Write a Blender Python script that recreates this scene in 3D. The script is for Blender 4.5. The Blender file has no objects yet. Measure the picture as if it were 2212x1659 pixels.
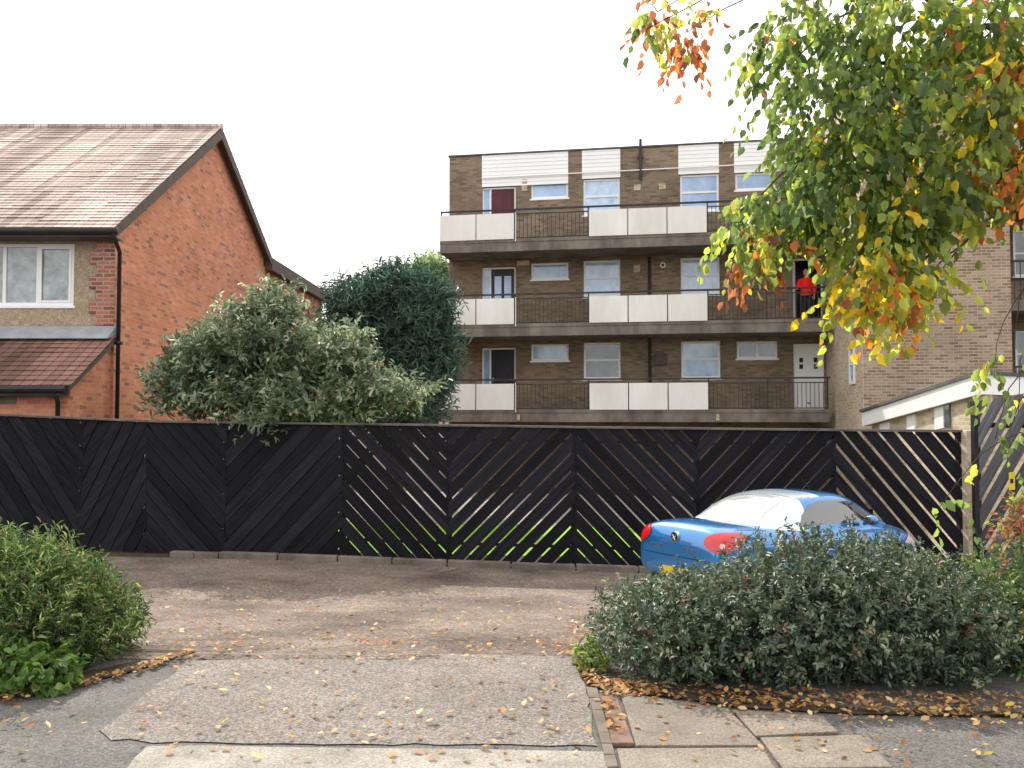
import bpy, bmesh, math, random
import numpy as np
from mathutils import Vector, Matrix, Quaternion
from mathutils.bvhtree import BVHTree
R=math.radians
random.seed(4); rng=np.random.default_rng(7)
scn=bpy.context.scene; C=scn.collection
# ---------------------------------------------------------------- camera model
F=1916.0; CX=1106.0; CY=829.5; EYE=1.6; PH=math.atan(71/F)
def ray(px,py):
    a=(px-CX)/F; b=(CY-py)/F
    return Vector((a, math.cos(PH)-b*math.sin(PH), math.sin(PH)+b*math.cos(PH)))
def P(px,py,Y):
    d=ray(px,py); return Vector((0,0,EYE))+d*(Y/d.y)
def G(x,y):
    if y<6: r=0
    elif y<10: r=-0.52*(y-6)/4
    elif y<13: r=-0.52-0.12*(y-10)/3
    else: r=-0.64
    k=min(1,max(0,(y-6)/5)); return r-0.02*max(-8,min(8,x))*k
def GP(px,py,dz=0):
    d=ray(px,py)
    lo,hi=0.5,60
    for i in range(50):
        m=(lo+hi)/2; q=Vector((0,0,EYE))+d*m
        if q.z>G(q.x,q.y)+dz: lo=m
        else: hi=m
    return Vector((0,0,EYE))+d*lo
# ---------------------------------------------------------------- materials
def newmat(name):
    m=bpy.data.materials.new(name); m.use_nodes=True
    nt=m.node_tree; b=nt.nodes['Principled BSDF']; return m,nt,b
def N(nt,t,**kw):
    n=nt.nodes.new(t)
    for k,v in kw.items(): setattr(n,k,v)
    return n
def ramp(nt,stops):
    n=nt.nodes.new('ShaderNodeValToRGB'); e=n.color_ramp.elements
    while len(e)<len(stops): e.new(0.5)
    for i,(p,c) in enumerate(stops): e[i].position=p; e[i].color=(*c,1)
    return n
def noise_mat(name,c1,c2,scale=3,rough=.8,bump=.0,bscale=40,metal=0,coord='Object',stretch=(1,1,1),rot=0,spec=.3,fine=None,tone=0,coat=0,detail=6,bdist=.02):
    m,nt,b=newmat(name); L=nt.links
    tc=N(nt,'ShaderNodeTexCoord'); mp0=N(nt,'ShaderNodeMapping'); mp=N(nt,'ShaderNodeMapping')
    mp.inputs['Scale'].default_value=stretch; mp0.inputs['Rotation'].default_value=(0,0,rot)
    L.new(tc.outputs[coord],mp0.inputs[0]); L.new(mp0.outputs[0],mp.inputs[0])
    n=N(nt,'ShaderNodeTexNoise'); n.inputs['Scale'].default_value=scale; n.inputs['Detail'].default_value=detail; n.inputs['Roughness'].default_value=.65
    L.new(mp.outputs[0],n.inputs[0])
    r=ramp(nt,[(.3,c1),(.7,c2)]); L.new(n.outputs[0],r.inputs[0]); out=r.outputs[0]
    if fine:
        v=N(nt,'ShaderNodeTexVoronoi'); v.inputs['Scale'].default_value=fine[0]; L.new(tc.outputs[coord],v.inputs[0])
        sp=N(nt,'ShaderNodeSeparateColor'); L.new(v.outputs['Color'],sp.inputs[0])
        r2=ramp(nt,[(0,(fine[1],)*3),(.55,(1,1,1)),(1,(fine[2],)*3)]); L.new(sp.outputs[0],r2.inputs[0])
        mx=N(nt,'ShaderNodeMixRGB',blend_type='MULTIPLY'); mx.inputs[0].default_value=1; L.new(out,mx.inputs[1]); L.new(r2.outputs[0],mx.inputs[2]); out=mx.outputs[0]
    if tone:
        at=N(nt,'ShaderNodeAttribute',attribute_name='tone')
        ma=N(nt,'ShaderNodeMath',operation='MULTIPLY_ADD'); ma.inputs[1].default_value=tone; ma.inputs[2].default_value=1-tone/2; L.new(at.outputs['Fac'],ma.inputs[0])
        mx=N(nt,'ShaderNodeMixRGB',blend_type='MULTIPLY'); mx.inputs[0].default_value=1; L.new(out,mx.inputs[1]); L.new(ma.outputs[0],mx.inputs[2]); out=mx.outputs[0]
    L.new(out,b.inputs['Base Color'])
    b.inputs['Roughness'].default_value=rough; b.inputs['Metallic'].default_value=metal; b.inputs['Specular IOR Level'].default_value=spec
    b.inputs['Coat Weight'].default_value=coat; b.inputs['Coat Roughness'].default_value=.05
    if bump:
        n2=N(nt,'ShaderNodeTexNoise'); n2.inputs['Scale'].default_value=bscale; n2.inputs['Detail'].default_value=4; L.new(mp.outputs[0],n2.inputs[0])
        bp=N(nt,'ShaderNodeBump'); bp.inputs['Strength'].default_value=bump; bp.inputs['Distance'].default_value=bdist
        L.new(n2.outputs[0],bp.inputs['Height']); L.new(bp.outputs[0],b.inputs['Normal'])
    return m
def brick_mat(name,stops,mortar,bw=.225,rh=.075,ms=.008,bump=.5,rough=.85,stain=.3,smooth=.1,dist=.01,nscale=.8):
    m,nt,b=newmat(name); L=nt.links
    tc=N(nt,'ShaderNodeTexCoord')
    t=N(nt,'ShaderNodeTexBrick'); t.offset=.5
    t.inputs['Scale'].default_value=1; t.inputs['Brick Width'].default_value=bw; t.inputs['Row Height'].default_value=rh
    t.inputs['Mortar Size'].default_value=ms; t.inputs['Mortar Smooth'].default_value=smooth
    t.inputs['Color1'].default_value=(0,0,0,1); t.inputs['Color2'].default_value=(1,1,1,1); t.inputs['Mortar'].default_value=(.5,.5,.5,1)
    L.new(tc.outputs['UV'],t.inputs[0])
    r=ramp(nt,stops); L.new(t.outputs['Color'],r.inputs[0])
    mx=N(nt,'ShaderNodeMixRGB'); L.new(t.outputs['Fac'],mx.inputs[0]); L.new(r.outputs[0],mx.inputs[1]); mx.inputs[2].default_value=(*mortar,1)
    n=N(nt,'ShaderNodeTexNoise'); n.inputs['Scale'].default_value=nscale; n.inputs['Detail'].default_value=7; L.new(tc.outputs['Object'],n.inputs[0])
    r2=ramp(nt,[(.3,(1-stain,)*3),(.7,(1+stain*.4,)*3)]); L.new(n.outputs[0],r2.inputs[0])
    m2=N(nt,'ShaderNodeMixRGB',blend_type='MULTIPLY'); m2.inputs[0].default_value=1; L.new(mx.outputs[0],m2.inputs[1]); L.new(r2.outputs[0],m2.inputs[2])
    n3=N(nt,'ShaderNodeTexNoise'); n3.inputs['Scale'].default_value=30; n3.inputs['Detail'].default_value=3; L.new(tc.outputs['Object'],n3.inputs[0])
    r3=ramp(nt,[(.3,(.85,)*3),(.7,(1.12,)*3)]); L.new(n3.outputs[0],r3.inputs[0])
    m3=N(nt,'ShaderNodeMixRGB',blend_type='MULTIPLY'); m3.inputs[0].default_value=1; L.new(m2.outputs[0],m3.inputs[1]); L.new(r3.outputs[0],m3.inputs[2])
    L.new(m3.outputs[0],b.inputs['Base Color']); b.inputs['Roughness'].default_value=rough; b.inputs['Specular IOR Level'].default_value=.3
    bp=N(nt,'ShaderNodeBump'); bp.invert=True; bp.inputs['Strength'].default_value=bump; bp.inputs['Distance'].default_value=dist
    L.new(t.outputs['Fac'],bp.inputs['Height']); L.new(bp.outputs[0],b.inputs['Normal'])
    return m
def leaf_mat(name,trans=.4,rough=.45,spec=.4,val=1.9):
    m,nt,b=newmat(name); L=nt.links
    at=N(nt,'ShaderNodeAttribute',attribute_name='col'); L.new(at.outputs['Color'],b.inputs['Base Color'])
    b.inputs['Roughness'].default_value=rough; b.inputs['Specular IOR Level'].default_value=spec
    tr=N(nt,'ShaderNodeBsdfTranslucent')
    hs=N(nt,'ShaderNodeHueSaturation'); hs.inputs['Saturation'].default_value=1.05; hs.inputs['Value'].default_value=val; L.new(at.outputs['Color'],hs.inputs['Color'])
    L.new(hs.outputs[0],tr.inputs[0])
    ms=N(nt,'ShaderNodeMixShader'); ms.inputs[0].default_value=trans
    L.new(b.outputs[0],ms.inputs[1]); L.new(tr.outputs[0],ms.inputs[2]); L.new(ms.outputs[0],nt.nodes['Material Output'].inputs[0])
    return m
def glass_mat(name,c,rough=.06,c2=None,scale=2):
    return noise_mat(name,c,c2 or c,scale=scale,rough=rough,spec=.9,coat=.5)
M={}
M['soil']=noise_mat('soil',(.035,.025,.016),(.09,.065,.04),scale=6,rough=.95,bump=.8,bscale=30)
M['asphalt']=noise_mat('asphalt',(.09,.083,.076),(.165,.155,.144),scale=1.6,rough=.85,bump=.5,bscale=120,fine=(110,.6,1.5),detail=10)
M['apron']=noise_mat('aggregate_concrete',(.15,.128,.112),(.25,.222,.198),scale=1.1,rough=.88,bump=.5,bscale=90,fine=(95,.55,1.55),detail=10)
M['drive']=noise_mat('drive_gravel',(.072,.053,.043),(.26,.205,.168),scale=.85,rough=.92,bump=.7,bscale=60,fine=(55,.5,1.6),detail=11)
M['concrete']=noise_mat('edging_concrete',(.22,.20,.17),(.38,.35,.30),scale=3,rough=.9,bump=.4,bscale=60,fine=(120,.7,1.25),detail=9)
M['slab']=noise_mat('slab_stone',(.17,.145,.115),(.285,.245,.20),scale=2.2,rough=.85,bump=.3,bscale=70,fine=(120,.7,1.25),tone=.5,detail=10)
M['darkconc']=noise_mat('stained_concrete',(.08,.065,.052),(.24,.20,.165),scale=2,rough=.9,bump=.4,bscale=30,stretch=(1,1,.35),detail=9)
M['slabconc']=noise_mat('balcony_concrete',(.085,.07,.062),(.29,.25,.215),scale=1.6,rough=.9,bump=.2,bscale=30,stretch=(1,1,.5),detail=9)
M['white_panel']=noise_mat('painted_panel',(.70,.68,.63),(.90,.89,.86),scale=1.1,rough=.7,bump=.1,bscale=30,stretch=(1,1,.3),detail=9)
M['white']=noise_mat('white_paint',(.82,.82,.82),(.9,.9,.9),scale=2,rough=.45)
M['clad']=noise_mat('white_boarding',(.86,.86,.86),(.93,.93,.93),scale=1.2,rough=.55)
M['black']=noise_mat('black_paint',(.014,.013,.015),(.035,.033,.035),scale=4,rough=.5)
M['rail']=noise_mat('haze_lifted_black_rail',(.030,.026,.028),(.06,.054,.056),scale=4,rough=.6)  # black paint lightened to stand in for haze over the flats
M['dkbrown']=noise_mat('dark_bargeboard',(.08,.062,.055),(.14,.11,.095),scale=5,rough=.75)
M['lead']=noise_mat('lead',(.26,.27,.29),(.40,.42,.44),scale=4,rough=.6,metal=.1,bump=.2,bscale=8)
M['pebble']=noise_mat('pebbledash',(.35,.275,.18),(.53,.43,.30),scale=9,rough=.95,bump=1,bscale=90,fine=(60,.75,1.3))
M['maroon']=noise_mat('maroon_door',(.07,.012,.02),(.12,.022,.034),scale=3,rough=.4)
M['navy']=noise_mat('dark_door',(.02,.022,.028),(.034,.038,.048),scale=3,rough=.4)
M['glass']=glass_mat('painted_sky_glass',(.12,.24,.44),c2=(.44,.62,.90),scale=.9)  # blue base colour paints the sky's reflection into the panes
M['net']=glass_mat('net_curtain_sky_glass',(.24,.42,.66),c2=(.62,.76,.94),scale=3)  # net curtain tone with a blue sky reflection coloured in
M['dglass']=glass_mat('dark_glass',(.02,.03,.035),c2=(.16,.22,.23),scale=1.5)
M['hglass']=glass_mat('curtained_glass',(.08,.11,.115),c2=(.42,.47,.48),scale=4)
M['redbrick']=brick_mat('red_brick',[(0,(.29,.14,.11)),(.09,(.44,.18,.115)),(.2,(.58,.21,.12)),(.6,(.64,.245,.14)),(1,(.70,.30,.185))],(.55,.31,.21),ms=.006,stain=.15,bump=.2)
M['quoin']=brick_mat('quoin_brick',[(0,(.24,.08,.06)),(.5,(.45,.15,.09)),(1,(.53,.20,.13))],(.42,.35,.29),ms=.012)
M['brown']=brick_mat('brown_brick',[(0,(.15,.11,.078)),(.4,(.225,.165,.11)),(1,(.30,.225,.15))],(.24,.195,.15),ms=.009,stain=.28,bump=.3)
M['tower']=brick_mat('sunlit_brown_brick',[(0,(.22,.15,.10)),(.4,(.345,.24,.16)),(1,(.46,.335,.23))],(.49,.41,.32),ms=.01,stain=.25)  # the flats' brown brick again, sunlight put in as paler tones
M['cream']=brick_mat('sunlit_skin_brick',[(0,(.42,.33,.22)),(.5,(.56,.46,.32)),(1,(.64,.54,.40))],(.56,.49,.38),ms=.01,stain=.2)
M['tile']=brick_mat('roof_tile',[(0,(.33,.245,.215)),(.3,(.48,.375,.33)),(.75,(.59,.475,.42)),(1,(.70,.58,.52))],(.20,.15,.13),bw=.17,rh=5,ms=.006,bump=.5,stain=.30,nscale=.7)  # tile colours bleached to stand in for haze and glare
M['tile2']=brick_mat('porch_tile',[(0,(.13,.07,.055)),(.5,(.23,.12,.092)),(1,(.31,.17,.13))],(.045,.03,.025),bw=.17,rh=5,ms=.008,bump=.6,stain=.4)
M['felt']=noise_mat('roof_felt',(.07,.07,.07),(.14,.135,.13),scale=3,rough=.9,bump=.5,bscale=12)
for nm,an in (('fenceL',45),('fenceR',-45)):
    M[nm]=noise_mat('black_fence_boards' if nm=='fenceL' else 'black_fence_boards_mirrored',(.003,.003,.005),(.019,.018,.023),scale=3,rough=.75,bump=.8,bscale=7,coord='UV',stretch=(.35,6,1),rot=R(an),tone=1.0,spec=.16,bdist=.008)
M['gateb']=noise_mat('grey_black_boards',(.05,.05,.055),(.16,.16,.17),scale=4,rough=.6,bump=.6,bscale=8,coord='UV',stretch=(.3,5,1),rot=R(-57),tone=.7,bdist=.006)  # greyer, paler tone than the main fence boards
M['fencecap']=noise_mat('sunlit_tone_cap',(.05,.045,.04),(.20,.18,.16),scale=6,rough=.8,stretch=(.4,1,1))  # sunlit top edge put in as a paler cap colour
M['bark']=noise_mat('bark',(.035,.026,.02),(.10,.08,.06),scale=8,rough=.95,bump=1,bscale=25,stretch=(1,1,.3))
M['grass']=noise_mat('lawn_grass',(.16,.36,.02),(.30,.52,.05),scale=8,rough=.9,bump=.6,bscale=60)
M['yellow']=noise_mat('yellow_plastic',(.7,.5,.03),(.8,.6,.05),scale=3,rough=.5)
M['leaf']=leaf_mat('leaf'); M['leafd']=leaf_mat('dark_leaf',trans=.22,rough=.45,spec=.5); M['leafb']=leaf_mat('backlit_leaf',trans=.55,rough=.4,val=2.5)
M['litter']=leaf_mat('dead_leaf',trans=.15,rough=.7,spec=.2)
# ---------------------------------------------------------------- mesh builder
OFF={}
class MB:
    def __init__(s): s.v=[]; s.f=[]; s.t=[]
    def add(s,vs,fs,tone=.5):
        b=len(s.v); s.v+= [Vector(v) for v in vs]
        for f in fs: s.f.append([b+i for i in f]); s.t.append(tone)
        return s
    def box(s,x0,y0,z0,x1,y1,z1,tone=.5):
        x0,x1=sorted((x0,x1)); y0,y1=sorted((y0,y1)); z0,z1=sorted((z0,z1))
        return s.add([(x0,y0,z0),(x1,y0,z0),(x1,y1,z0),(x0,y1,z0),(x0,y0,z1),(x1,y0,z1),(x1,y1,z1),(x0,y1,z1)],
            [(0,3,2,1),(4,5,6,7),(0,1,5,4),(1,2,6,5),(2,3,7,6),(3,0,4,7)],tone)
    def prism(s,poly,off,tone=.5):
        off=Vector(off); n=len(poly); poly=[Vector(p) for p in poly]
        nn=Vector((0,0,0))
        for i in range(n):
            a=poly[i]; b=poly[(i+1)%n]; nn+=(a-poly[0]).cross(b-poly[0])
        if nn.dot(off)>0: poly=poly[::-1]
        vs=poly+[p+off for p in poly]
        fs=[list(range(n)),list(range(2*n-1,n-1,-1))]+[(i,i+n,(i+1)%n+n,(i+1)%n) for i in range(n)]
        return s.add(vs,fs,tone)
    def tube(s,pts,rad,n=8,caps=True):
        pts=[Vector(p) for p in pts]
        if not isinstance(rad,(list,tuple)): rad=[rad]*len(pts)
        b=len(s.v); up=None
        for i,p in enumerate(pts):
            d=(pts[min(i+1,len(pts)-1)]-pts[max(i-1,0)]).normalized()
            if up is None:
                up=d.cross(Vector((0,0,1)))
                if up.length<.1: up=d.cross(Vector((1,0,0)))
                up.normalize()
            u=(up-d*up.dot(d)).normalized(); up=u; w=d.cross(u)
            for k in range(n):
                a=2*math.pi*k/n; s.v.append(p+(u*math.cos(a)+w*math.sin(a))*rad[i])
        for i in range(len(pts)-1):
            for k in range(n):
                s.f.append([b+i*n+k,b+i*n+(k+1)%n,b+(i+1)*n+(k+1)%n,b+(i+1)*n+k]); s.t.append(.5)
        if caps:
            s.f.append([b+k for k in range(n)][::-1]); s.t.append(.5)
            e=b+(len(pts)-1)*n; s.f.append([e+k for k in range(n)]); s.t.append(.5)
        return s
    def ell(s,c,r,n=12,m=8,rot=None):
        c=Vector(c); vs=[];fs=[]
        for i in range(m+1):
            th=math.pi*i/m
            for k in range(n):
                a=2*math.pi*k/n
                q=Vector((r[0]*math.sin(th)*math.cos(a),r[1]*math.sin(th)*math.sin(a),r[2]*math.cos(th)))
                if rot: q=rot@q
                vs.append(c+q)
        for i in range(m):
            for k in range(n): fs.append((i*n+k,(i+1)*n+k,(i+1)*n+(k+1)%n,i*n+(k+1)%n))
        return s.add(vs,fs)
    def build(s,name,mat,parent=None,smooth=False,bevel=0,label=None,sub=0):
        off=OFF.get(parent.name,Vector((0,0,0))) if parent else Vector((0,0,0))
        me=bpy.data.meshes.new(name); me.from_pydata([v-off for v in s.v],[],s.f); me.update()
        ul=me.uv_layers.new(name='UVMap'); Z=Vector((0,0,1))
        for p in me.polygons:
            n=p.normal; t=Z.cross(n)
            if t.length<.02: t=Vector((1,0,0))
            t.normalize(); b=n.cross(t)
            for li in p.loop_indices:
                co=me.vertices[me.loops[li].vertex_index].co; ul.data[li].uv=(co.dot(t),co.dot(b))
            p.use_smooth=smooth
        at=me.attributes.new('tone','FLOAT','FACE'); at.data.foreach_set('value',s.t)
        me.materials.append(mat)
        o=bpy.data.objects.new(name,me); C.objects.link(o)
        if parent: o.parent=parent; OFF[o.name]=off
        if bevel:
            md=o.modifiers.new('bevel','BEVEL'); md.width=bevel; md.segments=2; md.limit_method='ANGLE'
        if sub:
            md=o.modifiers.new('sub','SUBSURF'); md.levels=sub; md.render_levels=sub
        if label: o['label']=label
        return o
def thing(name,label,cat,loc,rz=0,group=None,world=True):
    o=bpy.data.objects.new(name,None); C.objects.link(o); o.location=loc; o.rotation_euler=(0,0,rz)
    o['label']=label; o['category']=cat
    if group: o['group']=group
    OFF[o.name]=Vector(loc) if world else Vector((0,0,0))
    return o
def tag(o,label,cat,group=None,kind=None):
    if label: o['label']=label
    if cat: o['category']=cat
    if group: o['group']=group
    if kind: o['kind']=kind
    return o
def struct(o): o['kind']='structure'; return o
# ---------------------------------------------------------------- foliage
def unit(a): return a/np.maximum(np.linalg.norm(a,axis=-1,keepdims=True),1e-9)
def leaf_obj(name,base,d,n,length,wr,col,mat,parent=None,fold=.12,curl=.12):
    Nn=len(base); d=unit(d); s=unit(np.cross(n,d)); n=np.cross(d,s)
    L=length[:,None]; W=L*wr
    v=np.stack([base, base+d*L*.28+s*W*.42+n*L*fold*.5, base+d*L*.66+s*W*.40+n*L*fold*.5, base+d*L-n*L*curl,
                base+d*L*.66-s*W*.40+n*L*fold*.5, base+d*L*.28-s*W*.42+n*L*fold*.5],axis=1)
    off=OFF.get(parent.name,Vector((0,0,0))) if parent else Vector((0,0,0))
    v=v.reshape(-1,3)-np.array(off)
    idx=(np.arange(Nn)*6)[:,None]+np.array([0,1,2,3,0,3,4,5])[None]
    me=bpy.data.meshes.new(name); me.vertices.add(Nn*6); me.vertices.foreach_set('co',v.astype(np.float32).ravel())
    me.loops.add(Nn*8); me.loops.foreach_set('vertex_index',idx.ravel().astype(np.int32))
    me.polygons.add(Nn*2); me.polygons.foreach_set('loop_start',(np.arange(Nn*2)*4).astype(np.int32))
    try: me.polygons.foreach_set('loop_total',np.full(Nn*2,4,dtype=np.int32))
    except Exception: pass
    me.update(calc_edges=True); me.validate()
    at=me.attributes.new('col','FLOAT_COLOR','POINT')
    c=np.ones((Nn,6,4),dtype=np.float32); c[:,:,:3]=col[:,None,:]; at.data.foreach_set('color',c.ravel())
    me.materials.append(mat)
    o=bpy.data.objects.new(name,me); C.objects.link(o)
    if parent: o.parent=parent
    return o
def sprigs(clumps,ns,K,Ls,up=.3,shell=.55,droop=0.,spread=.9,fluff=.08,w=None):
    c=np.array(clumps,dtype=float); 
    if w is None: w=(c[:,3]*c[:,4]*c[:,5])**(2/3)
    w=np.array(w,dtype=float); w=w/w.sum()
    k=rng.choice(len(c),ns,p=w); dr=unit(rng.normal(size=(ns,3)))
    rad=shell+(1-shell)*rng.random(ns)**.5; rad=rad*(1+fluff*rng.normal(size=ns))
    pos=c[k,:3]+dr*c[k,3:6]*rad[:,None]
    sd=unit(dr+np.array([0,0,up])+.55*rng.normal(size=(ns,3)))
    L=Ls*(.6+.8*rng.random(ns))
    t=(np.arange(K)+.5)/K
    base=pos[:,None,:]+sd[:,None,:]*(L[:,None]*t[None])[:,:,None]
    base[:,:,2]+= droop*.5*(L[:,None]*t[None]**2)
    rp=rng.normal(size=(ns,K,3)); rp=unit(np.cross(rp,sd[:,None,:]))
    d=unit(.55*sd[:,None,:]+spread*rp+np.array([0,0,droop]))
    n=unit(rng.normal(size=(ns,K,3))*.6+np.array([0,0,.8])+dr[:,None,:]*.5)
    return base.reshape(-1,3),d.reshape(-1,3),n.reshape(-1,3),np.repeat(np.arange(ns),K),k
def palette(pal,sid,ns,jit=.25):
    cols=np.array([p[0] for p in pal]); w=np.array([p[1] for p in pal],dtype=float); w/=w.sum()
    ci=rng.choice(len(cols),ns,p=w)[sid]
    mix=rng.random(len(sid))<.15; ci=np.where(mix,rng.choice(len(cols),len(sid),p=w),ci)
    return cols[ci]*(1+jit*rng.normal(size=(len(sid),1))).clip(.45,1.7)
def curve(a,b,bend=(0,0,0),n=6,jit=.0):
    a=Vector(a); b=Vector(b); bend=Vector(bend); out=[]
    for i in range(n):
        t=i/(n-1); p=a.lerp(b,t)+bend*4*t*(1-t)
        if 0<i<n-1 and jit: p+=Vector((random.uniform(-jit,jit) for _ in range(3)))
        out.append(p)
    return out
def taper(r0,r1,n): return [r0+(r1-r0)*i/(n-1) for i in range(n)]
def pcl(px,py,Y,rx,ry,dY=.5):
    p=P(px,py,Y); s=Y/F; return (p.x,p.y,p.z,rx*s,dY,ry*s)

# ================================================================ GROUND
def sheet(name,xs,ys,dz,mat,fn=G):
    vs=[(x,y,fn(x,y)+dz) for y in ys for x in xs]; nx=len(xs)
    fs=[(j*nx+i,j*nx+i+1,(j+1)*nx+i+1,(j+1)*nx+i) for j in range(len(ys)-1) for i in range(nx-1)]
    return struct(MB().add(vs,fs).build(name,mat))
ys=[-400,-60,-10,0,3,6]+[6+i*.5 for i in range(1,15)]+[14,18,25,40,80,200,600,1500]
xs=[-1500,-300,-80,-30,-16]+list(range(-8,9))+[16,30,80,300,1500]
sheet('ground',xs,ys,0,M['soil'])
sheet('footway',[-30,-8,-2,2,8,30],[1.2,3,4.5,6.0],.004,M['asphalt'])
def strip(name,rows,dz,mat):
    vs=[];fs=[]
    for y,a,b in rows:
        for k in range(9):
            x=a+(b-a)*k/8; vs.append((x,y,G(x,y)+dz))
    for j in range(len(rows)-1):
        for k in range(8): fs.append((j*9+k,j*9+k+1,(j+1)*9+k+1,(j+1)*9+k))
    return struct(MB().add(vs,fs).build(name,mat))
rows=[(5.9,-2.75,7)]+[(6.0,-2.75,7)]+[(6+i*.5,-2.75-.23*i,7+.02*i) for i in range(1,16)]
strip('driveway',rows,.008,M['drive'])
sheet('lawn',[-4.6,-3,0,3],[14.4,16,17,18.4],.006,M['grass'])
sheet('yard',[5.2,9,14,26],[14.5,15,18,24],.012,M['concrete'])
sheet('yard',[6.3,9,14],[10.2,12,14.495],.012,M['concrete'])
sheet('yard',[-5.5,-3,0,3,5.19],[18.41,20,23,26],.012,M['concrete'])
sheet('yard',[3.01,4,5.19],[14.4,16,18.40],.012,M['concrete'])
def gpoly(name,pts,dz,mat):
    vs=[]
    for i in range(len(pts)):
        a=GP(*pts[i]); b=GP(*pts[(i+1)%len(pts)]); n_=max(1,int((b-a).length/.10)) if name=='driveway_apron' else 1
        for k in range(n_):
            q=a.lerp(b,k/n_); j=.014 if (name=='driveway_apron' and k) else 0
            vs.append(Vector((q.x+random.uniform(-j,j),q.y+random.uniform(-j,j),0)))
    vs=[(v.x,v.y,G(v.x,v.y)+dz) for v in vs]
    n=len(vs); area=sum(vs[i][0]*vs[(i+1)%n][1]-vs[(i+1)%n][0]*vs[i][1] for i in range(n))
    if area<0: vs=vs[::-1]
    return struct(MB().add(vs,[list(range(n))]).build(name,mat))
gpoly('driveway_apron',[(425,1412),(520,1414),(700,1416),(900,1415),(1100,1419),(1235,1420),(1248,1450),(1266,1490),(1278,1560),(1290,1615),(1150,1614),(1000,1612),(800,1611),(600,1610),(450,1607),(330,1609),(280,1600),(240,1603),(228,1592),(213,1580),(236,1568),(262,1548),(290,1522),(330,1492),(385,1448)],.010,M['apron'])
gpoly('kerb_edging',[(318,1619),(450,1617),(600,1621),(1000,1625),(1318,1631),(1340,1700),(1000,1695),(600,1686),(262,1684),(290,1645)],.016,M['concrete'])
gpoly('planting_bed',[(1238,1405),(1246,1448),(1268,1486),(1335,1500),(1460,1512),(1600,1534),(1850,1548),(2400,1556),(2450,1330),(1290,1340)],.016,M['soil'])
gpoly('planting_bed',[(-200,1540),(60,1500),(180,1480),(285,1455),(400,1418),(425,1411),(290,1406),(270,1355),(-200,1355)],.016,M['soil'])
def stones(name,quads,mat,h=.018,bev=.004):
    mb=MB()
    for q in quads:
        vs=[GP(x,y) for x,y in q]; c=sum(vs,Vector())/len(vs)
        vs=[c+(v-c)*.985 for v in vs]
        mb.prism([(v.x,v.y,.006) for v in vs],(0,0,h+random.uniform(-.002,.002)),random.uniform(.2,.8))
    return struct(mb.build(name,mat,bevel=bev))
stones('paving_slabs',[[(1338,1504),(1575,1540),(1650,1621),(1372,1622)],
 [(1580,1541),(1780,1556),(1812,1590),(1632,1600)],[(1640,1603),(1862,1597),(1930,1668),(1690,1672)],
 [(1330,1626),(1650,1624),(1690,1690),(1345,1690)]],M['slab'])
q=[]
for i in range(7):
    t0=i/7; t1=(i+1)/7; xa=lambda t:1266+t*46; ya=lambda t:1492+t*175
    q.append([(xa(t0),ya(t0)),(xa(t0)+24,ya(t0)+random.uniform(-2,2)),(xa(t1)+24,ya(t1)),(xa(t1),ya(t1)+random.uniform(-2,2))])
stones('edging_setts',q,M['darkconc'],.02)
q=[]
for i in range(5):
    t0=i/5; t1=(i+1)/5; xa=lambda t:1298+t*24; ya=lambda t:1512+t*105; w=lambda t:34+t*14
    q.append([(xa(t0),ya(t0)),(xa(t0)+w(t0),ya(t0)),(xa(t1)+w(t1),ya(t1)),(xa(t1),ya(t1))])
stones('brick_edging',q,noise_mat('worn_brick',(.13,.08,.06),(.26,.17,.13),scale=9,rough=.9,bump=.4),.02)

# ================================================================ LEFT HOUSE
XG=P(250,500,16).x; YF=16.0
ze=P(255,497,YF).z; yr=XG*F/(455-CX); zr=P(455,285,yr).z; yb=XG*F/(566-CX); zb=P(566,556,yb).z
XL=-17.0; gz=-.75
house=thing('brick_house','red brick gabled house with tiled roof and white window, left of the flats','house',(-11,20.5,gz))
def holes(mb,x0,x1,z0,z1,hs,y0,y1,tone=.5):
    X=sorted(set([x0,x1]+[v for h in hs for v in h[:2]])); Z=sorted(set([z0,z1]+[v for h in hs for v in h[2:]]))
    X=[v for v in X if x0<=v<=x1]; Z=[v for v in Z if z0<=v<=z1]
    def solid(i,j):
        cx=(X[i]+X[i+1])/2; cz=(Z[j]+Z[j+1])/2
        return not any(h[0]<cx<h[1] and h[2]<cz<h[3] for h in hs)
    idx={}
    def vert(i,j,k):
        if (i,j,k) not in idx: idx[(i,j,k)]=len(mb.v); mb.v.append(Vector((X[i],(y0,y1)[k],Z[j])))
        return idx[(i,j,k)]
    def face(l): mb.f.append(l); mb.t.append(tone)
    nx,nz=len(X)-1,len(Z)-1
    S=lambda i,j:0<=i<nx and 0<=j<nz and solid(i,j)
    for i in range(nx):
        for j in range(nz):
            if not S(i,j): continue
            face([vert(i,j,0),vert(i+1,j,0),vert(i+1,j+1,0),vert(i,j+1,0)])
            face([vert(i,j,1),vert(i,j+1,1),vert(i+1,j+1,1),vert(i+1,j,1)])
            if not S(i-1,j): face([vert(i,j,0),vert(i,j+1,0),vert(i,j+1,1),vert(i,j,1)])
            if not S(i+1,j): face([vert(i+1,j,0),vert(i+1,j,1),vert(i+1,j+1,1),vert(i+1,j+1,0)])
            if not S(i,j-1): face([vert(i,j,0),vert(i,j,1),vert(i+1,j,1),vert(i+1,j,0)])
            if not S(i,j+1): face([vert(i,j+1,0),vert(i+1,j+1,0),vert(i+1,j+1,1),vert(i,j+1,1)])
MB().prism([(XG,YF,gz),(XG,YF,ze),(XG,yr,zr),(XG,yb,zb),(XG,yb,gz)],(-.3,0,0)).build('wall',M['redbrick'],house,label='red brick gable end wall')
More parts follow.
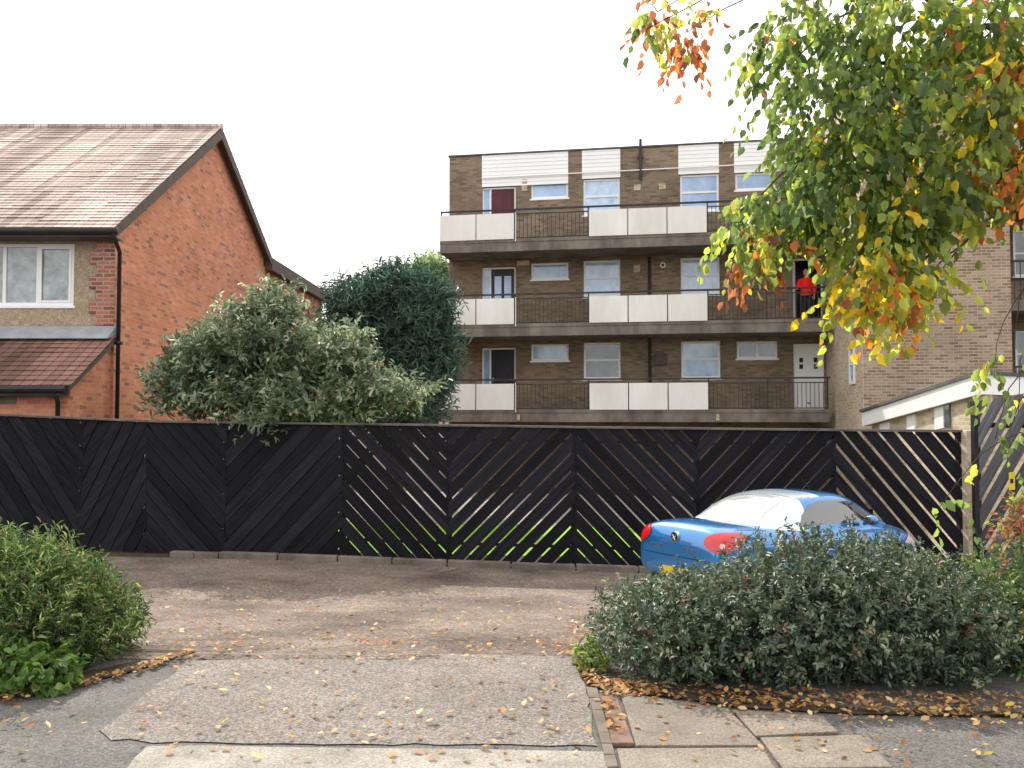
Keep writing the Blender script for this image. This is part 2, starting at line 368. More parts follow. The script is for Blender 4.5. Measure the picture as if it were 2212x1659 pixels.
wx0,wz0=P(-130,661,YF).x,P(0,661,YF).z; wx1,wz1=P(160,524,YF).x,P(160,524,YF).z
mb=MB(); holes(mb,XL,XG-.301,gz,ze,[(wx0,wx1,wz0,wz1)],YF+.02,YF+.3); mb.build('wall',M['pebble'],house,label='pebbledashed front wall')
mb=MB(); zq0=P(200,703,YF).z; z=zq0; i=0
while z<ze-.05:
    wdt=.46 if i%2 else .33
    mb.box(XG-wdt,YF-.02,z,XG-.002,YF+.0,min(z+.225,ze-.02)); z+=.225; i+=1
mb.build('quoin',M['quoin'],house)
def window(parent,x0,x1,z0,z1,y,nx=2,trans=None,fw=.05,gm=None,d=.06,sill=True):
    fr=MB(); fr.box(x0,y,z0,x1,y+d,z0+fw); fr.box(x0,y,z1-fw,x1,y+d,z1); fr.box(x0,y,z0+fw,x0+fw,y+d,z1-fw); fr.box(x1-fw,y,z0+fw,x1,y+d,z1-fw)
    for k in range(1,nx):
        xm=x0+(x1-x0)*k/nx; fr.box(xm-fw*.6,y+.003,z0+fw,xm+fw*.6,y+d-.003,z1-fw)
    if trans: 
        for tz in trans:
            zz=z0+(z1-z0)*tz; fr.box(x0+fw,y+.003,zz-fw*.5,x1-fw,y+d-.003,zz+fw*.5)
    if sill: fr.box(x0-.04,y-.06,z0-.05,x1+.04,y+d,z0-.002)
    f=fr.build('window',M['white'],parent,bevel=.004)
    MB().box(x0+fw*.5,y+d*.5,z0+fw*.5,x1-fw*.5,y+d*.5+.012,z1-fw*.5).build('pane',gm or M['glass'],f)
    return f
f=window(house,wx0+.01,wx1-.01,wz0+.01,wz1-.01,YF+.06,nx=1,fw=.06,gm=M['hglass'])
xa=P(78,600,YF).x; xb=P(5,600,YF).x
for xm in (xa,xb): MB().box(xm-.03,YF+.065,wz0+.07,xm+.03,YF+.115,wz1-.07).build('mullion',M['white'],f)
a,b=xa+.03,wx1-.07; z0=wz0+.07; z1=wz1-.07; t=.04
MB().box(a,YF+.05,z0,b,YF+.075,z0+t).box(a,YF+.05,z1-t,b,YF+.075,z1).box(a,YF+.05,z0+t,a+t,YF+.075,z1-t).box(b-t,YF+.05,z0+t,b,YF+.075,z1-t).build('sash',M['white'],f)
def tiled(name,mat,parent,x0,x1,ya,za,yb_,zb_,g=.16,th=.022):
    mb=MB(); L=math.hypot(yb_-ya,zb_-za); n=int(L/g); dy=(yb_-ya)/L; dz=(zb_-za)/L
    ny,nz=-dz,dy
    if nz<0: ny,nz=-ny,-nz
    for i in range(n+1):
        s0=i*g; s1=min(s0+g*1.25,L+.01)
        lift0=th*1.1; lift1=.004
        def pt(x,s,l): return (x,ya+dy*s+ny*l,za+dz*s+nz*l)
        xx=x0
        while xx<x1-1e-6:
            xn=min(xx+.85,x1); w=random.uniform(-.007,.007)
            a=[pt(xx,s0,lift0+w),pt(xn,s0,lift0+w),pt(xn,s1,lift1),pt(xx,s1,lift1),pt(xx,s0,lift0-.02+w),pt(xn,s0,lift0-.02+w)]
            mb.add(a,[(0,1,2,3),(4,5,1,0)]); xx=xn
    return mb.build(name,mat,parent)
ovx=XG+.16
roof=MB()
h0=.08
roof.prism([(ovx,YF-.4,ze-.05),(ovx,yr,zr+h0+.02),(ovx,yb+.15,zb+.05),(ovx,yb+.15,zb-.05),(ovx,yr,zr-.05),(ovx,YF-.4,ze-.15)][::1],(XL-ovx,0,0))
rf=roof.build('roof',M['dkbrown'],house)
tiled('roof_tiles',M['tile'],rf,XL,ovx+.03,YF-.46,ze-.06,yr,zr+h0+.03)
tiled('roof_tiles',M['tile'],rf,XL,ovx+.03,yb+.2,zb+.04,yr,zr+h0+.03,g=.2)
mb=MB(); x=XL
while x<ovx: 
    mb.tube([(x,yr,zr+h0+.03+random.uniform(-.01,.01)),(min(x+.44,ovx+.03),yr,zr+h0+.03)],.1,8); x+=.45
mb.build('ridge_tiles',M['tile'],rf)
mb=MB()
mb.prism([(ovx+.01,YF-.42,ze-.02),(ovx+.01,yr,zr+h0),(ovx+.01,yr,zr-.17),(ovx+.01,YF-.42,ze-.22)],(.03,0,0))
mb.prism([(ovx+.01,yr,zr+h0),(ovx+.01,yb+.16,zb+.03),(ovx+.01,yb+.16,zb-.18),(ovx+.01,yr,zr-.17)],(.03,0,0))
mb.build('bargeboard',M['dkbrown'],rf)
MB().box(XL,YF-.4,ze-.2,XG+.1,YF-.37,ze-.05).box(XL,YF-.37,ze-.2,XG+.1,YF+.0,ze-.17).build('fascia',M['dkbrown'],house)
MB().tube([(XL,YF-.45,ze-.11),(ovx+.07,YF-.45,ze-.11)],.06,8).build('gutter',M['black'],house,smooth=True)
xd=P(256,700,YF-.08).x
MB().tube([(xd+.05,YF-.45,ze-.14),(xd+.03,YF-.3,ze-.28),(xd,YF-.08,ze-.42),(xd,YF-.08,gz)],.038,8).box(xd-.06,YF-.12,2.9,xd+.06,YF-.02,2.96).build('downpipe',M['black'],house,smooth=True)
ylt=14.55; zt=P(240,725,YF).z; zl=P(150,830,ylt-.2).z; XP=XG-.03
MB().prism([(XP-.02,YF-.001,gz),(XP-.02,YF-.001,zt-.1),(XP-.02,ylt,zl-.03),(XP-.02,ylt,gz)],(-.25,0,0)).build('wall',M['redbrick'],house,label='brick side wall of the lean-to')
MB().box(XL,ylt,gz,XP-.271,ylt+.24,zl-.06).build('wall',M['redbrick'],house,label='brick front wall of the lean-to')
po=MB(); po.prism([(XG+.06,YF-.01,zt-.02),(XG+.06,ylt-.22,zl-.03),(XG+.06,ylt-.22,zl-.1),(XG+.06,YF-.01,zt-.12)],(XL-XG,0,0))
pr=po.build('roof',M['dkbrown'],house,label='tiled lean-to roof')
tiled('roof_tiles',M['tile2'],pr,XL,XG+.09,ylt-.26,zl-.03,YF-.06,zt+.0,g=.17)
MB().prism([(XG+.05,YF-.03,zt+.17),(XG+.05,YF-.34,zt-.05),(XG+.05,YF-.35,zt-.08),(XG+.05,YF-.03,zt+.0)],(XL-XG,0,0)).build('flashing',M['lead'],house)
MB().tube([(XL,ylt-.3,zl-.08),(XG+.02,ylt-.3,zl-.08)],.055,8).build('gutter',M['black'],house,smooth=False)
MB().box(XL,ylt-.25,zl-.19,XG+.02,ylt-.22,zl-.04).build('fascia',M['black'],house)
xq=P(125,870,ylt-.1).x
MB().tube([(xq,ylt-.28,zl-.1),(xq,ylt-.1,zl-.28),(xq,ylt-.1,gz)],.038,8).build('downpipe',M['black'],house,smooth=True)
MB().box(XL,ylt-.012,zl-.32,XP-.9,ylt-.002,zl-.2).build('lintel',M['darkconc'],house)
y2=33.6; z2a=P(572,566,yb+.02).z; z2b=P(712,642,y2).z
MB().prism([(XG-.02,yb+.02,gz),(XG-.02,yb+.02,z2a-.1),(XG-.02,y2,z2b-.1),(XG-.02,y2,gz)],(-6,0,0)).build('wall',M['redbrick'],house,label='brick wall of the rear wing')
MB().prism([(XG+.2,yb+.21,z2a+.16),(XG+.2,y2+.2,z2b+.16),(XG+.2,y2+.2,z2b-.2),(XG+.2,yb+.21,z2a-.2)],(-6.4,0,0)).build('roof',M['dkbrown'],house,label='dark roof edge of the rear wing')

# ================================================================ FLATS
TH=R(9.7); c9,s9=math.cos(TH),math.sin(TH)
O3=P(970,600,29.0); fb=-.68; O=Vector((O3.x,O3.y,fb))
flats=thing('apartment_building','brown brick block of flats with white panelled walkway balconies on three levels','flats',O,-TH,world=False)
def LP(px,py,yl=0.):
    d=ray(px,py); nrm=Vector((s9,c9,0)); q0=O+nrm*yl
    t=(q0-Vector((0,0,EYE))).dot(nrm)/d.dot(nrm); p=Vector((0,0,EYE))+d*t; r=p-O
    return (r.x*c9-r.y*s9, p.z-fb)
BF=-1.45
ztop=LP(1100,333,0)[1]
uend=LP(1785,800,0)[0]+.0
rail=[LP(1113,820,BF)[1],LP(1113,636,BF)[1],LP(1113,452,BF)[1]]
st=(rail[2]-rail[0])/2; rail=[rail[0],rail[0]+st,rail[0]+2*st]
floor=[r-1.0 for r in rail]
U=lambda px,py=600:LP(px,py,0)[0]
cols={'a':(U(1147),U(1228)),'b':(U(1260),U(1340)),'c':(U(1470),U(1555)),'d':(U(1590),U(1678)),'door':(U(1041),U(1114)),'rdoor':(U(1712),U(1778))}
H=[]; W=[]
zs=lambda py,px=1200:LP(px,py,0)[1]
rel={'a':(zs(603)-floor[1],zs(567)-floor[1]),'b':(zs(641,1300)-floor[1],zs(562,1300)-floor[1])}
rel['c']=rel['b']; rel['d']=rel['a']
for fl in range(3):
    for k in 'abcd':
        u0,u1=cols[k]; z0,z1=rel[k][0]+floor[fl],rel[k][1]+floor[fl]
        H.append((u0,u1,z0,z1)); W.append((k,fl,u0,u1,z0,z1))
    for k in ('door','rdoor'):
        u0,u1=cols[k]; H.append((u0,u1,floor[fl]+.01,floor[fl]+2.12))
mb=MB(); holes(mb,0,uend+6,0,ztop,H,0,.3); mb.build('wall',M['brown'],flats)
MB().box(0,.301,0,.3,9,ztop).build('wall',M['brown'],flats,label='end wall of the flats')
MB().box(-.03,-.045,ztop,uend+6,9,ztop+.05).build('roof',M['felt'],flats)
MB().box(.31,1.3,.3,uend+5,1.4,ztop-.1).build('interior_wall',M['navy'],flats)
gm={('a',0):'glass',('a',1):'glass',('a',2):'glass',('b',0):'dglass',('b',1):'net',('b',2):'net',('c',0):'net',('c',1):'net',('c',2):'glass',('d',0):'dglass',('d',1):'glass',('d',2):'glass'}
for k,fl,u0,u1,z0,z1 in W:
    window(flats,u0+.004,u1-.004,z0+.004,z1-.004,.05,nx=(2 if (k,fl)==('d',0) else 1),trans=[.52] if k in 'bc' else None,fw=.065,gm=M[gm[(k,fl)]],sill=True)
for fl in range(3):
    u0,u1=cols['door']; z0=floor[fl]+.012; z1=floor[fl]+2.1
    fm=MB(); t=.055; us=u0+.27
    fm.box(u0+.004,.06,z0,u0+t,.14,z1).box(u1-t,.06,z0,u1-.004,.14,z1).box(u0+t,.06,z1-t,u1-t,.14,z1).box(us-t/2,.063,z0,us+t/2,.137,z1-t)
    fm.box(u0+t,.063,z0+.02,us-t/2,.137,z0+.5)
    d=fm.build('door',M['white'],flats,bevel=.004,label=['black front door with glazed side light','dark front door with two glazed panels','maroon front door with glazed side light'][fl])
    MB().box(u0+t,.1,z0+.5,us-t/2,.11,z1-t).build('side_light',M['glass'],d)
    lf=MB(); a=us+t/2; b=u1-t; lf.box(a,.085,z0,b,.12,z1-t)
    for (q0,q1) in ((.12,.46),(.54,.88)):
        for (h0_,h1_) in ((.08,.42),(.5,.92)):
            if fl==1 and h0_==.5: continue
            lf.box(a+(b-a)*q0,.075,z0+2.0*h0_,a+(b-a)*q1,.085,z0+2.0*h1_)
    lf.build('door_leaf',[M['navy'],M['navy'],M['maroon']][fl],d,bevel=.004)
    if fl==1:
        for (q0,q1) in ((.14,.44),(.56,.86)): MB().box(a+(b-a)*q0,.078,z0+1.0,a+(b-a)*q1,.084,z0+1.8).build('door_glazing',M['glass'],d)
    MB().tube([(a+.07,.06,z0+1.0),(a+.07,.06,z0+1.12)],.012,6).build('handle',M['white'],d)
    MB().box((a+b)/2-.1,.072,z0+.86,(a+b)/2+.1,.084,z0+.9).build('letterbox',M['white'],d)
    u0,u1=cols['rdoor']
    fm=MB(); fm.box(u0+.004,.06,z0,u0+t,.14,z1).box(u1-t,.06,z0,u1-.004,.14,z1).box(u0+t,.06,z1-t,u1-t,.14,z1)
    d=fm.build('door',M['white'],flats,label=['white panelled front door at the right end of the lowest walkway','open doorway at the right end of the middle walkway','front door at the right end of the top walkway'][fl])
    if fl!=1:
        lf=MB(); a=u0+t; b=u1-t; lf.box(a,.09,z0,b,.12,z1-t)
        for (q0,q1) in ((.14,.44),(.56,.86)):
            for (h0_,h1_) in ((.08,.3),(.38,.55)): lf.box(a+(b-a)*q0,.08,z0+2.0*h0_,a+(b-a)*q1,.09,z0+2.0*h1_)
        lf.build('door_leaf',M['white'],d,bevel=.004)
        for (q0,q1) in ((.16,.3),(.7,.84)):
            for h in (.66,.76): MB().box(a+(b-a)*q0,.082,z0+2*h,a+(b-a)*q1,.0885,z0+2*h+.14).build('door_glazing',M['black'],d)
        MB().box((a+b)/2-.12,.082,z0+.25,(a+b)/2+.12,.0885,z0+.29).build('letterbox',M['black'],d)
    else:
        MB().prism([(u0+t,.12,z0),(u0+t+.04,.12,z0),(u0+t+.14,.95,z0),(u0+t+.1,.95,z0)],(0,0,2.0)).build('door_leaf',M['white'],d)
        MB().tube([(u0+.03,.02,z0+.95),(u0+.03,.0,z0+1.2)],.018,6).build('handle',M['white'],d)
def clad(u0,u1,z0,z1):
    mb=MB(); z=z0
    while z<z1-.02:
        zz=min(z+.125,z1); mb.prism([(u0,-.024,z),(u0,-.012,zz),(u0,-.002,zz),(u0,-.002,z)],(u1-u0,0,0)); z=zz
    return mb.build('cladding_panel',M['clad'],flats)
tz=ztop-.005
clad(U(1041),U(1228),LP(1100,402,0)[1],tz)
for a,b,k in ((1258,1341,'b'),(1467,1555,'c'),(1588,1690,'d')): clad(U(a),U(b),rel[k][1]+floor[2]+.01,tz)
pan_px=[(950,1028),(1029,1111),(1272,1356),(1357,1441),(1442,1528)]
uB0=LP(950,600,BF)[0]; uB1=LP(1786,600,BF)[0]+.05
for fl in range(3):
    r=rail[fl]; fz=floor[fl]
    sb=MB(); sb.box(uB0,BF,r-1.3,uB1,-.001,fz-.005)
    sb.box(uB0,BF-.02,r-1.02,uB1,BF-.001,r-.92)
    b=sb.build('balcony',M['slabconc'],flats,bevel=.01,label=['lowest walkway balcony of the flats','middle walkway balcony of the flats','top walkway balcony of the flats'][fl])
    hr=MB(); hr.box(uB0+.02,BF+.0,r-.03,uB1,BF+.06,r+.02)
    for px in (1112,1271,1529,1656,1785):
        u=LP(px,600,BF)[0]; hr.box(u-.02,BF+.01,r-1.0,u+.02,BF+.05,r-.03)
    hr.box(uB0+.02,BF+.015,r-.98,uB0+.06,BF+.05,r-.03)
    hr.build('handrail',M['rail'],b)
    for a,c_ in pan_px:
        u0=LP(a,600,BF)[0]+.012; u1=LP(c_,600,BF)[0]-.008
        MB().box(u0,BF-.055,r-.93,u1,BF-.022,r-.13).build('balcony_panel',M['white_panel'],b,bevel=.006)
    for (a,c_) in ((1113,1270),(1530,1785)):
        u0=LP(a,600,BF)[0]; u1=LP(c_,600,BF)[0]; rr=MB()
        rr.box(u0,BF+.015,r-.16,u1,BF+.045,r-.13); rr.box(u0,BF+.015,r-.9,u1,BF+.045,r-.87)
        n=int((u1-u0)/.118)
        for k in range(1,n): 
            u=u0+(u1-u0)*k/n; rr.box(u-.008,BF+.022,r-.87,u+.008,BF+.038,r-.16)
        rr.build('railing',M['rail'],b)
    u=LP(1114,600,BF)[0]
    MB().box(u-.012,BF-.04,r-1.0,u+.012,BF-.022,r-.1).build('edge_strip',M['white_panel'],b)
def lbox(name,px0,py0,px1,py1,dep,mat,label=None):
    a=LP(px0,py0,0); b_=LP(px1,py1,0); return MB().box(a[0],-dep,b_[1],b_[0],-.002,a[1]).build(name,mat,flats,bevel=.004,label=label)
u=U(1403)
MB().tube([(u,-.06,floor[0]),(u,-.06,floor[2]-.35)],.045,8).build('downpipe',M['rail'],flats,smooth=True)
u=LP(1384,380,0)[0]
MB().tube([(u,-.06,LP(1384,390)[1]),(u,-.06,ztop+.25)],.045,8).box(u-.08,-.1,ztop-.35,u+.08,-.01,ztop-.25).build('vent_pipe',M['rail'],flats,smooth=False)
a=LP(1041,386,0); b_=LP(1690,350,0)
MB().tube([(a[0],-.07,a[1]),(b_[0]+3,-.07,a[1]+.06)],.02,6).build('overflow_pipe',M['white'],flats)
for r4 in ((1369,399,1384,411),(1423,397,1438,409),(1369,572,1383,588),(1127,388,1139,412)): lbox('air_vent',*r4,.02,M['cream'])
lbox('meter_box',1413,765,1441,788,.08,M['dkbrown']); 
lbox('wall_lamp',1118,564,1144,574,.1,M['cream'])
q=LP(1432,573); MB().tube([(q[0],-.005,q[1]),(q[0],-.05,q[1])],.09,12).build('round_vent',M['white'],flats)
MB().tube([(q[0],-.051,q[1]),(q[0],-.056,q[1])],.05,12).build('round_vent',M['dkbrown'],flats,label='dark centre of the round vent')
for px in (1122,1552): 
    a=LP(px-5,895,BF)[0]; MB().box(a,BF-.03,rail[0]-1.25,a+.09,BF-.021,rail[0]-1.05).build('wall_plate',M['cream'],flats)
u0=uend+.02; tf=-5.0
def Ut(px): return LP(px,600,tf)[0]
ut1=Ut(2183)
MB().box(u0,tf,0,ut1,1.0,ztop+.12).build('stair_tower',M['tower'],flats)
MB().box(u0-.02,tf-.004,0,u0-.002,-.01,ztop+.119).build('tower_sunlit_skin',M['cream'],flats,label='side wall of the stair tower, sunlight painted as a pale skin')  # thin paler skin paints sunlight onto the tower's left face
MB().box(u0-.05,tf-.04,ztop+.121,ut1+.04,1.1,ztop+.2).build('coping',M['felt'],flats)
zz=LP(1838,830,-3.9)[1]
fr=MB(); y0=-4.15; y1=-3.55; z0=zz; z1=zz+1.0; x=u0-.02
fr.box(x-.05,y0,z0,x-.002,y1,z0+.06).box(x-.05,y0,z1-.06,x-.002,y1,z1).box(x-.05,y0,z0+.06,x-.002,y0+.06,z1-.06).box(x-.05,y1-.06,z0+.06,x-.002,y1,z1-.06).box(x-.046,y0+.06,(z0+z1)/2,x-.004,y1-.06,(z0+z1)/2+.05)
f=fr.build('window',M['white'],flats); MB().box(x-.02,y0+.05,z0+.05,x-.008,y1-.05,z1-.05).build('pane',M['glass'],f)
MB().box(ut1+.001,-3.2,0,ut1+9,-2.9,ztop).build('wall',M['brown'],flats,label='right wing wall of the flats')
for fl in range(3):
    r=rail[fl]+.1
    b=MB().box(ut1+.01,-4.6,r-1.25,ut1+9,-3.21,r-.98).build('balcony',M['slabconc'],flats,label='walkway balcony of the right wing')
    rr=MB(); rr.box(ut1+.01,-4.58,r-.03,ut1+9,-4.52,r+.02)
    for k in range(60): rr.box(ut1+.1+k*.14,-4.56,r-.98,ut1+.118+k*.14,-4.545,r-.03)
    rr.build('railing',M['rail'],b)
    window(flats,ut1+.7,ut1+1.9,r-.2,r+1.0,-3.27,gm=M['dglass'],trans=[.5])

# ---------------------------------------------------------------- person on middle walkway
pu=LP(1742,640,-.55)[0]
pw=O+Vector((pu*c9+(-.55)*s9, -pu*s9+(-.55)*c9,0)); pw.z=fb+floor[1]-.004
per=thing('person','person in a bright red top standing in the open doorway on the middle balcony','person',pw,R(-35),world=False)
def remesh(o,v,smooth=2):
    md=o.modifiers.new('rm','REMESH'); md.mode='VOXEL'; md.voxel_size=v; md.use_smooth_shade=True
    md=o.modifiers.new('sm','SMOOTH'); md.factor=.5; md.iterations=smooth
skin=noise_mat('skin',(.42,.24,.17),(.50,.30,.22),scale=5,rough=.6)
red=noise_mat('red_cloth',(.80,.012,.015),(.92,.02,.02),scale=6,rough=.8,bump=.3,bscale=15)
trou=noise_mat('dark_trousers',(.02,.02,.03),(.04,.04,.05),scale=6,rough=.9)
hairm=noise_mat('dark_hair',(.02,.012,.008),(.05,.03,.02),scale=30,rough=.6)
b=MB()
b.ell((0,-.02,1.57),(.075,.095,.115)); b.ell((0,-.115,1.56),(.014,.02,.02),8,6)
for s in (-1,1): b.ell((s*.077,-.01,1.56),(.012,.02,.03),8,6)
b.tube([(0,0,1.36),(0,-.01,1.5)],[.06,.05],10)
b.ell((0,-.098,1.515),(.026,.012,.008),8,6)
b.tube([(0,0,.9),(0,0,1.05),(0,0,1.25),(0,0,1.38),(0,0,1.42)],[.15,.13,.16,.15,.07],12)
arms={-1:[(-.17,0,1.37),(-.25,-.06,1.12),(-.2,-.27,1.08)],1:[(.17,0,1.37),(.25,.0,1.1),(.25,-.08,.85)]}
for s,a in arms.items():
    a=[Vector(p) for p in a]; b.tube(a,[.052,.042,.028],10)
    d=(a[2]-a[1]).normalized(); sd=Vector((s*1.0,0,0)); sd=(sd-d*sd.dot(d)).normalized(); nn=d.cross(sd)
    b.tube([a[2]-d*.01,a[2]+d*.045,a[2]+d*.08],[.026,.036,.03],8)
    for k,l in enumerate((.062,.074,.068,.052)):
        o_=sd*((k-1.5)*.019); p0=a[2]+d*.075+o_; b.tube([p0,p0+d*l*.5+nn*.006,p0+d*l+nn*.022],[.0095,.009,.007],6)
    p0=a[2]+d*.025-sd*.03; b.tube([p0,p0-sd*.028+d*.03,p0-sd*.03+d*.06],[.012,.011,.008],6)
for s in (-1,1):
    b.tube([(s*.09,0,.93),(s*.1,-.02*s,.5),(s*.1,.02,.09)],[.085,.058,.04],10); b.tube([(s*.1,.05,.05),(s*.11,-.12,.035)],[.045,.035],8)
body=b.build('body',skin,per); remesh(body,.0085)
j=MB(); j.tube([(0,0,.86),(0,0,1.05),(0,0,1.25),(0,0,1.38),(0,0,1.43)],[.185,.165,.19,.17,.085],14)
for s,a in arms.items():
    a=[Vector(p) for p in a]; j.tube([a[0],a[1],a[1].lerp(a[2],.85)],[.075,.06,.045],10)
jo=j.build('jacket',red,per); remesh(jo,.014)
t=MB(); t.tube([(0,0,.97),(0,0,.84)],[.17,.18],12)
for s in (-1,1): t.tube([(s*.09,0,.9),(s*.1,-.02*s,.5),(s*.1,.02,.1)],[.105,.08,.06],10)
to=t.build('trousers',trou,per); remesh(to,.014)
h=MB(); h.ell((0,.012,1.61),(.088,.098,.095)); h.ell((0,.06,1.53),(.08,.05,.11)); ho=h.build('hair',hairm,per); remesh(ho,.012,1)
for s in (-1,1):
    MB().ell((s*.105,-.035,.045),(.052,.135,.05)).build('shoe',M['black'],per,smooth=True)

# ================================================================ OUTBUILDING (right)
zc=P(2112,805,14).z; A=Vector((P(2112,805,14).x,14,0)); Bf=Vector((P(1862,888,20.5).x,20.5,0)); zf=P(1862,888,20.5).z
Cc=A+Vector((5.0,2.6,0)); zc2=zc-.05; Dd=Bf+(Cc-A)
gb=-.8
ob=thing('outbuilding','low flat-roofed cream brick outbuilding with white fascia beside the black fence','outbuilding',((A.x+Dd.x)/2,17,gb))
cen=(A+Bf+Cc+Dd)/4
def ins(p,k): return p+(cen-p).normalized()*k
i4=[(A,zc),(Bf,zf),(Dd,zf),(Cc,zc2)]
def vwall(mb,p,q,z0,zp,zq,th=.2):
    d=(q-p).normalized(); nrm=Vector((-d.y,d.x,0))
    if nrm.dot(cen-p)<0: nrm=-nrm
    mb.prism([(p.x,p.y,z0),(q.x,q.y,z0),(q.x,q.y,zq),(p.x,p.y,zp)],nrm*th)
ia=[ins(p,.22) for p,_ in i4]
for k in range(4):
    mb=MB(); p,q=ia[k],ia[(k+1)%4]; d=(q-p).normalized()*.205
    vwall(mb,p,q-d*1.0,gb,i4[k][1]-.3,i4[(k+1)%4][1]-.3); mb.build('wall',M['cream'],ob)
for k in range(4):
    mb=MB(); p,q=i4[k][0],i4[(k+1)%4][0]
    dd=(q-p).normalized(); nrm=Vector((-dd.y,dd.x,0)); nrm=nrm if nrm.dot(cen-p)>0 else -nrm
    q=q-dd*.07
    mb.prism([(p.x,p.y,i4[k][1]-.34),(q.x,q.y,i4[(k+1)%4][1]-.34),(q.x,q.y,i4[(k+1)%4][1]-.03),(p.x,p.y,i4[k][1]-.03)],nrm*.06)
    mb.build('fascia',M['white'],ob)
mb=MB(); rp=[(p+(p-cen).normalized()*.06,z) for p,z in i4]
vs=[(p.x,p.y,z-.028) for p,z in rp]+[(p.x,p.y,z+.03) for p,z in rp]
mb.add(vs,[(3,2,1,0),(4,5,6,7),(0,1,5,4),(1,2,6,5),(2,3,7,6),(3,0,4,7)]).build('roof',M['felt'],ob)
d=(ia[1]-ia[0]); L_=d.length; dn=d.normalized(); out=Vector((-dn.y,dn.x,0)); out=out if out.dot(cen-ia[0])<0 else -out
for (a,b_,mt) in ((1.25,1.5,'dglass'),(1.55,2.0,'white'),(3.1,3.6,'white'),(4.8,5.5,'white')):
    p=ia[0]+dn*a; q=ia[0]+dn*b_; zp=i4[0][1]+(i4[1][1]-i4[0][1])*a/L_; zq=i4[0][1]+(i4[1][1]-i4[0][1])*b_/L_
    MB().prism([(p.x,p.y,zp-.75),(q.x,q.y,zq-.75),(q.x,q.y,zq-.36),(p.x,p.y,zp-.36)],out*.03).build('window',M[mt],ob,label='dark window' if mt=='dglass' else 'white boarded window')
p=ia[0]+dn*.25; MB().prism([(p.x,p.y,zc-.62),(p.x+dn.x*.2,p.y+dn.y*.2,zc-.62),(p.x+dn.x*.2,p.y+dn.y*.2,zc-.45),(p.x,p.y,zc-.45)],out*.02).build('air_vent',M['darkconc'],ob)

# ================================================================ FENCE
fpx=[-120,180,320,490,740,970,1240,1505,1800,2078]
fY=[13.75,14.0,13.95,13.9,13.75,13.55,13.4,13.2,13.0,12.8]
fty=[889,902,908,911,914,917,921,924,927,929]
fence=thing('timber_fence','long black timber fence of diagonal boards in a chevron pattern','fence',(P(970,900,13.55).x,13.55,G(0,13.5)))
def clip(poly,nx,ny,c):
    out=[]
    for i in range(len(poly)):
        a=poly[i]; b=poly[(i+1)%len(poly)]; da=a[0]*nx+a[1]*ny-c; db=b[0]*nx+b[1]*ny-c
        if da>=0: out.append(a)
        if (da>=0)!=(db>=0): t=da/(da-db); out.append((a[0]+(b[0]-a[0])*t,a[1]+(b[1]-a[1])*t))
    return out
def board_panel(mb,A,B,z0a,z0b,z1a,z1b,sgn,ang,pitch,gapfn,th=.02,jag=0):
    d=(B-A); w=d.length; d=d.normalized(); nrm=Vector((d.y,-d.x,0))
    if nrm.y>0: nrm=-nrm
    nx,nz=-sgn*math.sin(ang),math.cos(ang)
    quad=[(0,z0a),(w,z0b),(w,z1b),(0,z1a)]
    cs=[q[0]*nx+q[1]*nz for q in quad]; c=min(cs)-pitch*random.random()
    while c<max(cs):
        gp=gapfn(); e0=random.uniform(-jag,jag*.3); e1=random.uniform(-jag*.3,jag)
        qd=[(e0,z0a+random.uniform(-jag,jag)*.8),(w+e1,z0b+random.uniform(-jag,jag)*.8),(w+e1,z1b),(e0,z1a)]
        tl=random.uniform(-.010,.010); nx2,nz2=-sgn*math.sin(ang+tl),math.cos(ang+tl)
        mid=sum(v[0]*nx2+v[1]*nz2 for v in quad)/4-sum(v[0]*nx+v[1]*nz for v in quad)/4
        q=clip(clip(qd,nx2,nz2,c+mid+gp/2),-nx2,-nz2,-(c+mid+pitch-gp/2))
        if len(q)>=3:
            yo=random.uniform(0,.016)
            pts=[A+d*x+nrm*yo for x,z in q]
            pts=[Vector((p.x,p.y,z)) for p,(x,z) in zip(pts,q)]
            mb.prism(pts,nrm*th,random.random())
        c+=pitch
pts=[]
for px,Y,ty in zip(fpx,fY,fty):
    t=P(px,ty,Y); pts.append((Vector((t.x,Y,0)),G(t.x,Y)+.03,t.z))
signs=[-1,1,-1,1,-1,1,-1,1,-1]
gaps=[.015,.015,.015,.015,.021,.023,.022,.020,.036]
for i in range(9):
    a,za,ta=pts[i]; b_,zb_,tb=pts[i+1]; mb=MB(); d=(b_-a).normalized()
    g=gaps[i]
    gf=(lambda g=g: max(.011,g*random.uniform(.55,1.45)))
    board_panel(mb,a+d*.003,b_-d*.003,za,zb_,ta-.03,tb-.03,signs[i],R([60,64,48,46,46,45,46,47,51][i]),.18 if i<3 else .195,gf,jag=.025)
    mb.build('fence_panel',M['fenceR'] if signs[i]>0 else M['fenceL'],fence)
    if i<4:
        a2=a+d*.06; b2=b_-d*.06
        MB().prism([(a2.x,a2.y+.006,za),(b2.x,b2.y+.006,zb_),(b2.x,b2.y+.006,tb-.035),(a2.x,a2.y+.006,ta-.035)],(0,.012,0)).build('backing_board',M['black'],fence)
for i in range(10):
    a,za,ta=pts[i]; MB().box(a.x-.045,a.y+.025,za-.1,a.x+.045,a.y+.125,ta-.035).build('fence_post',M['black'],fence)
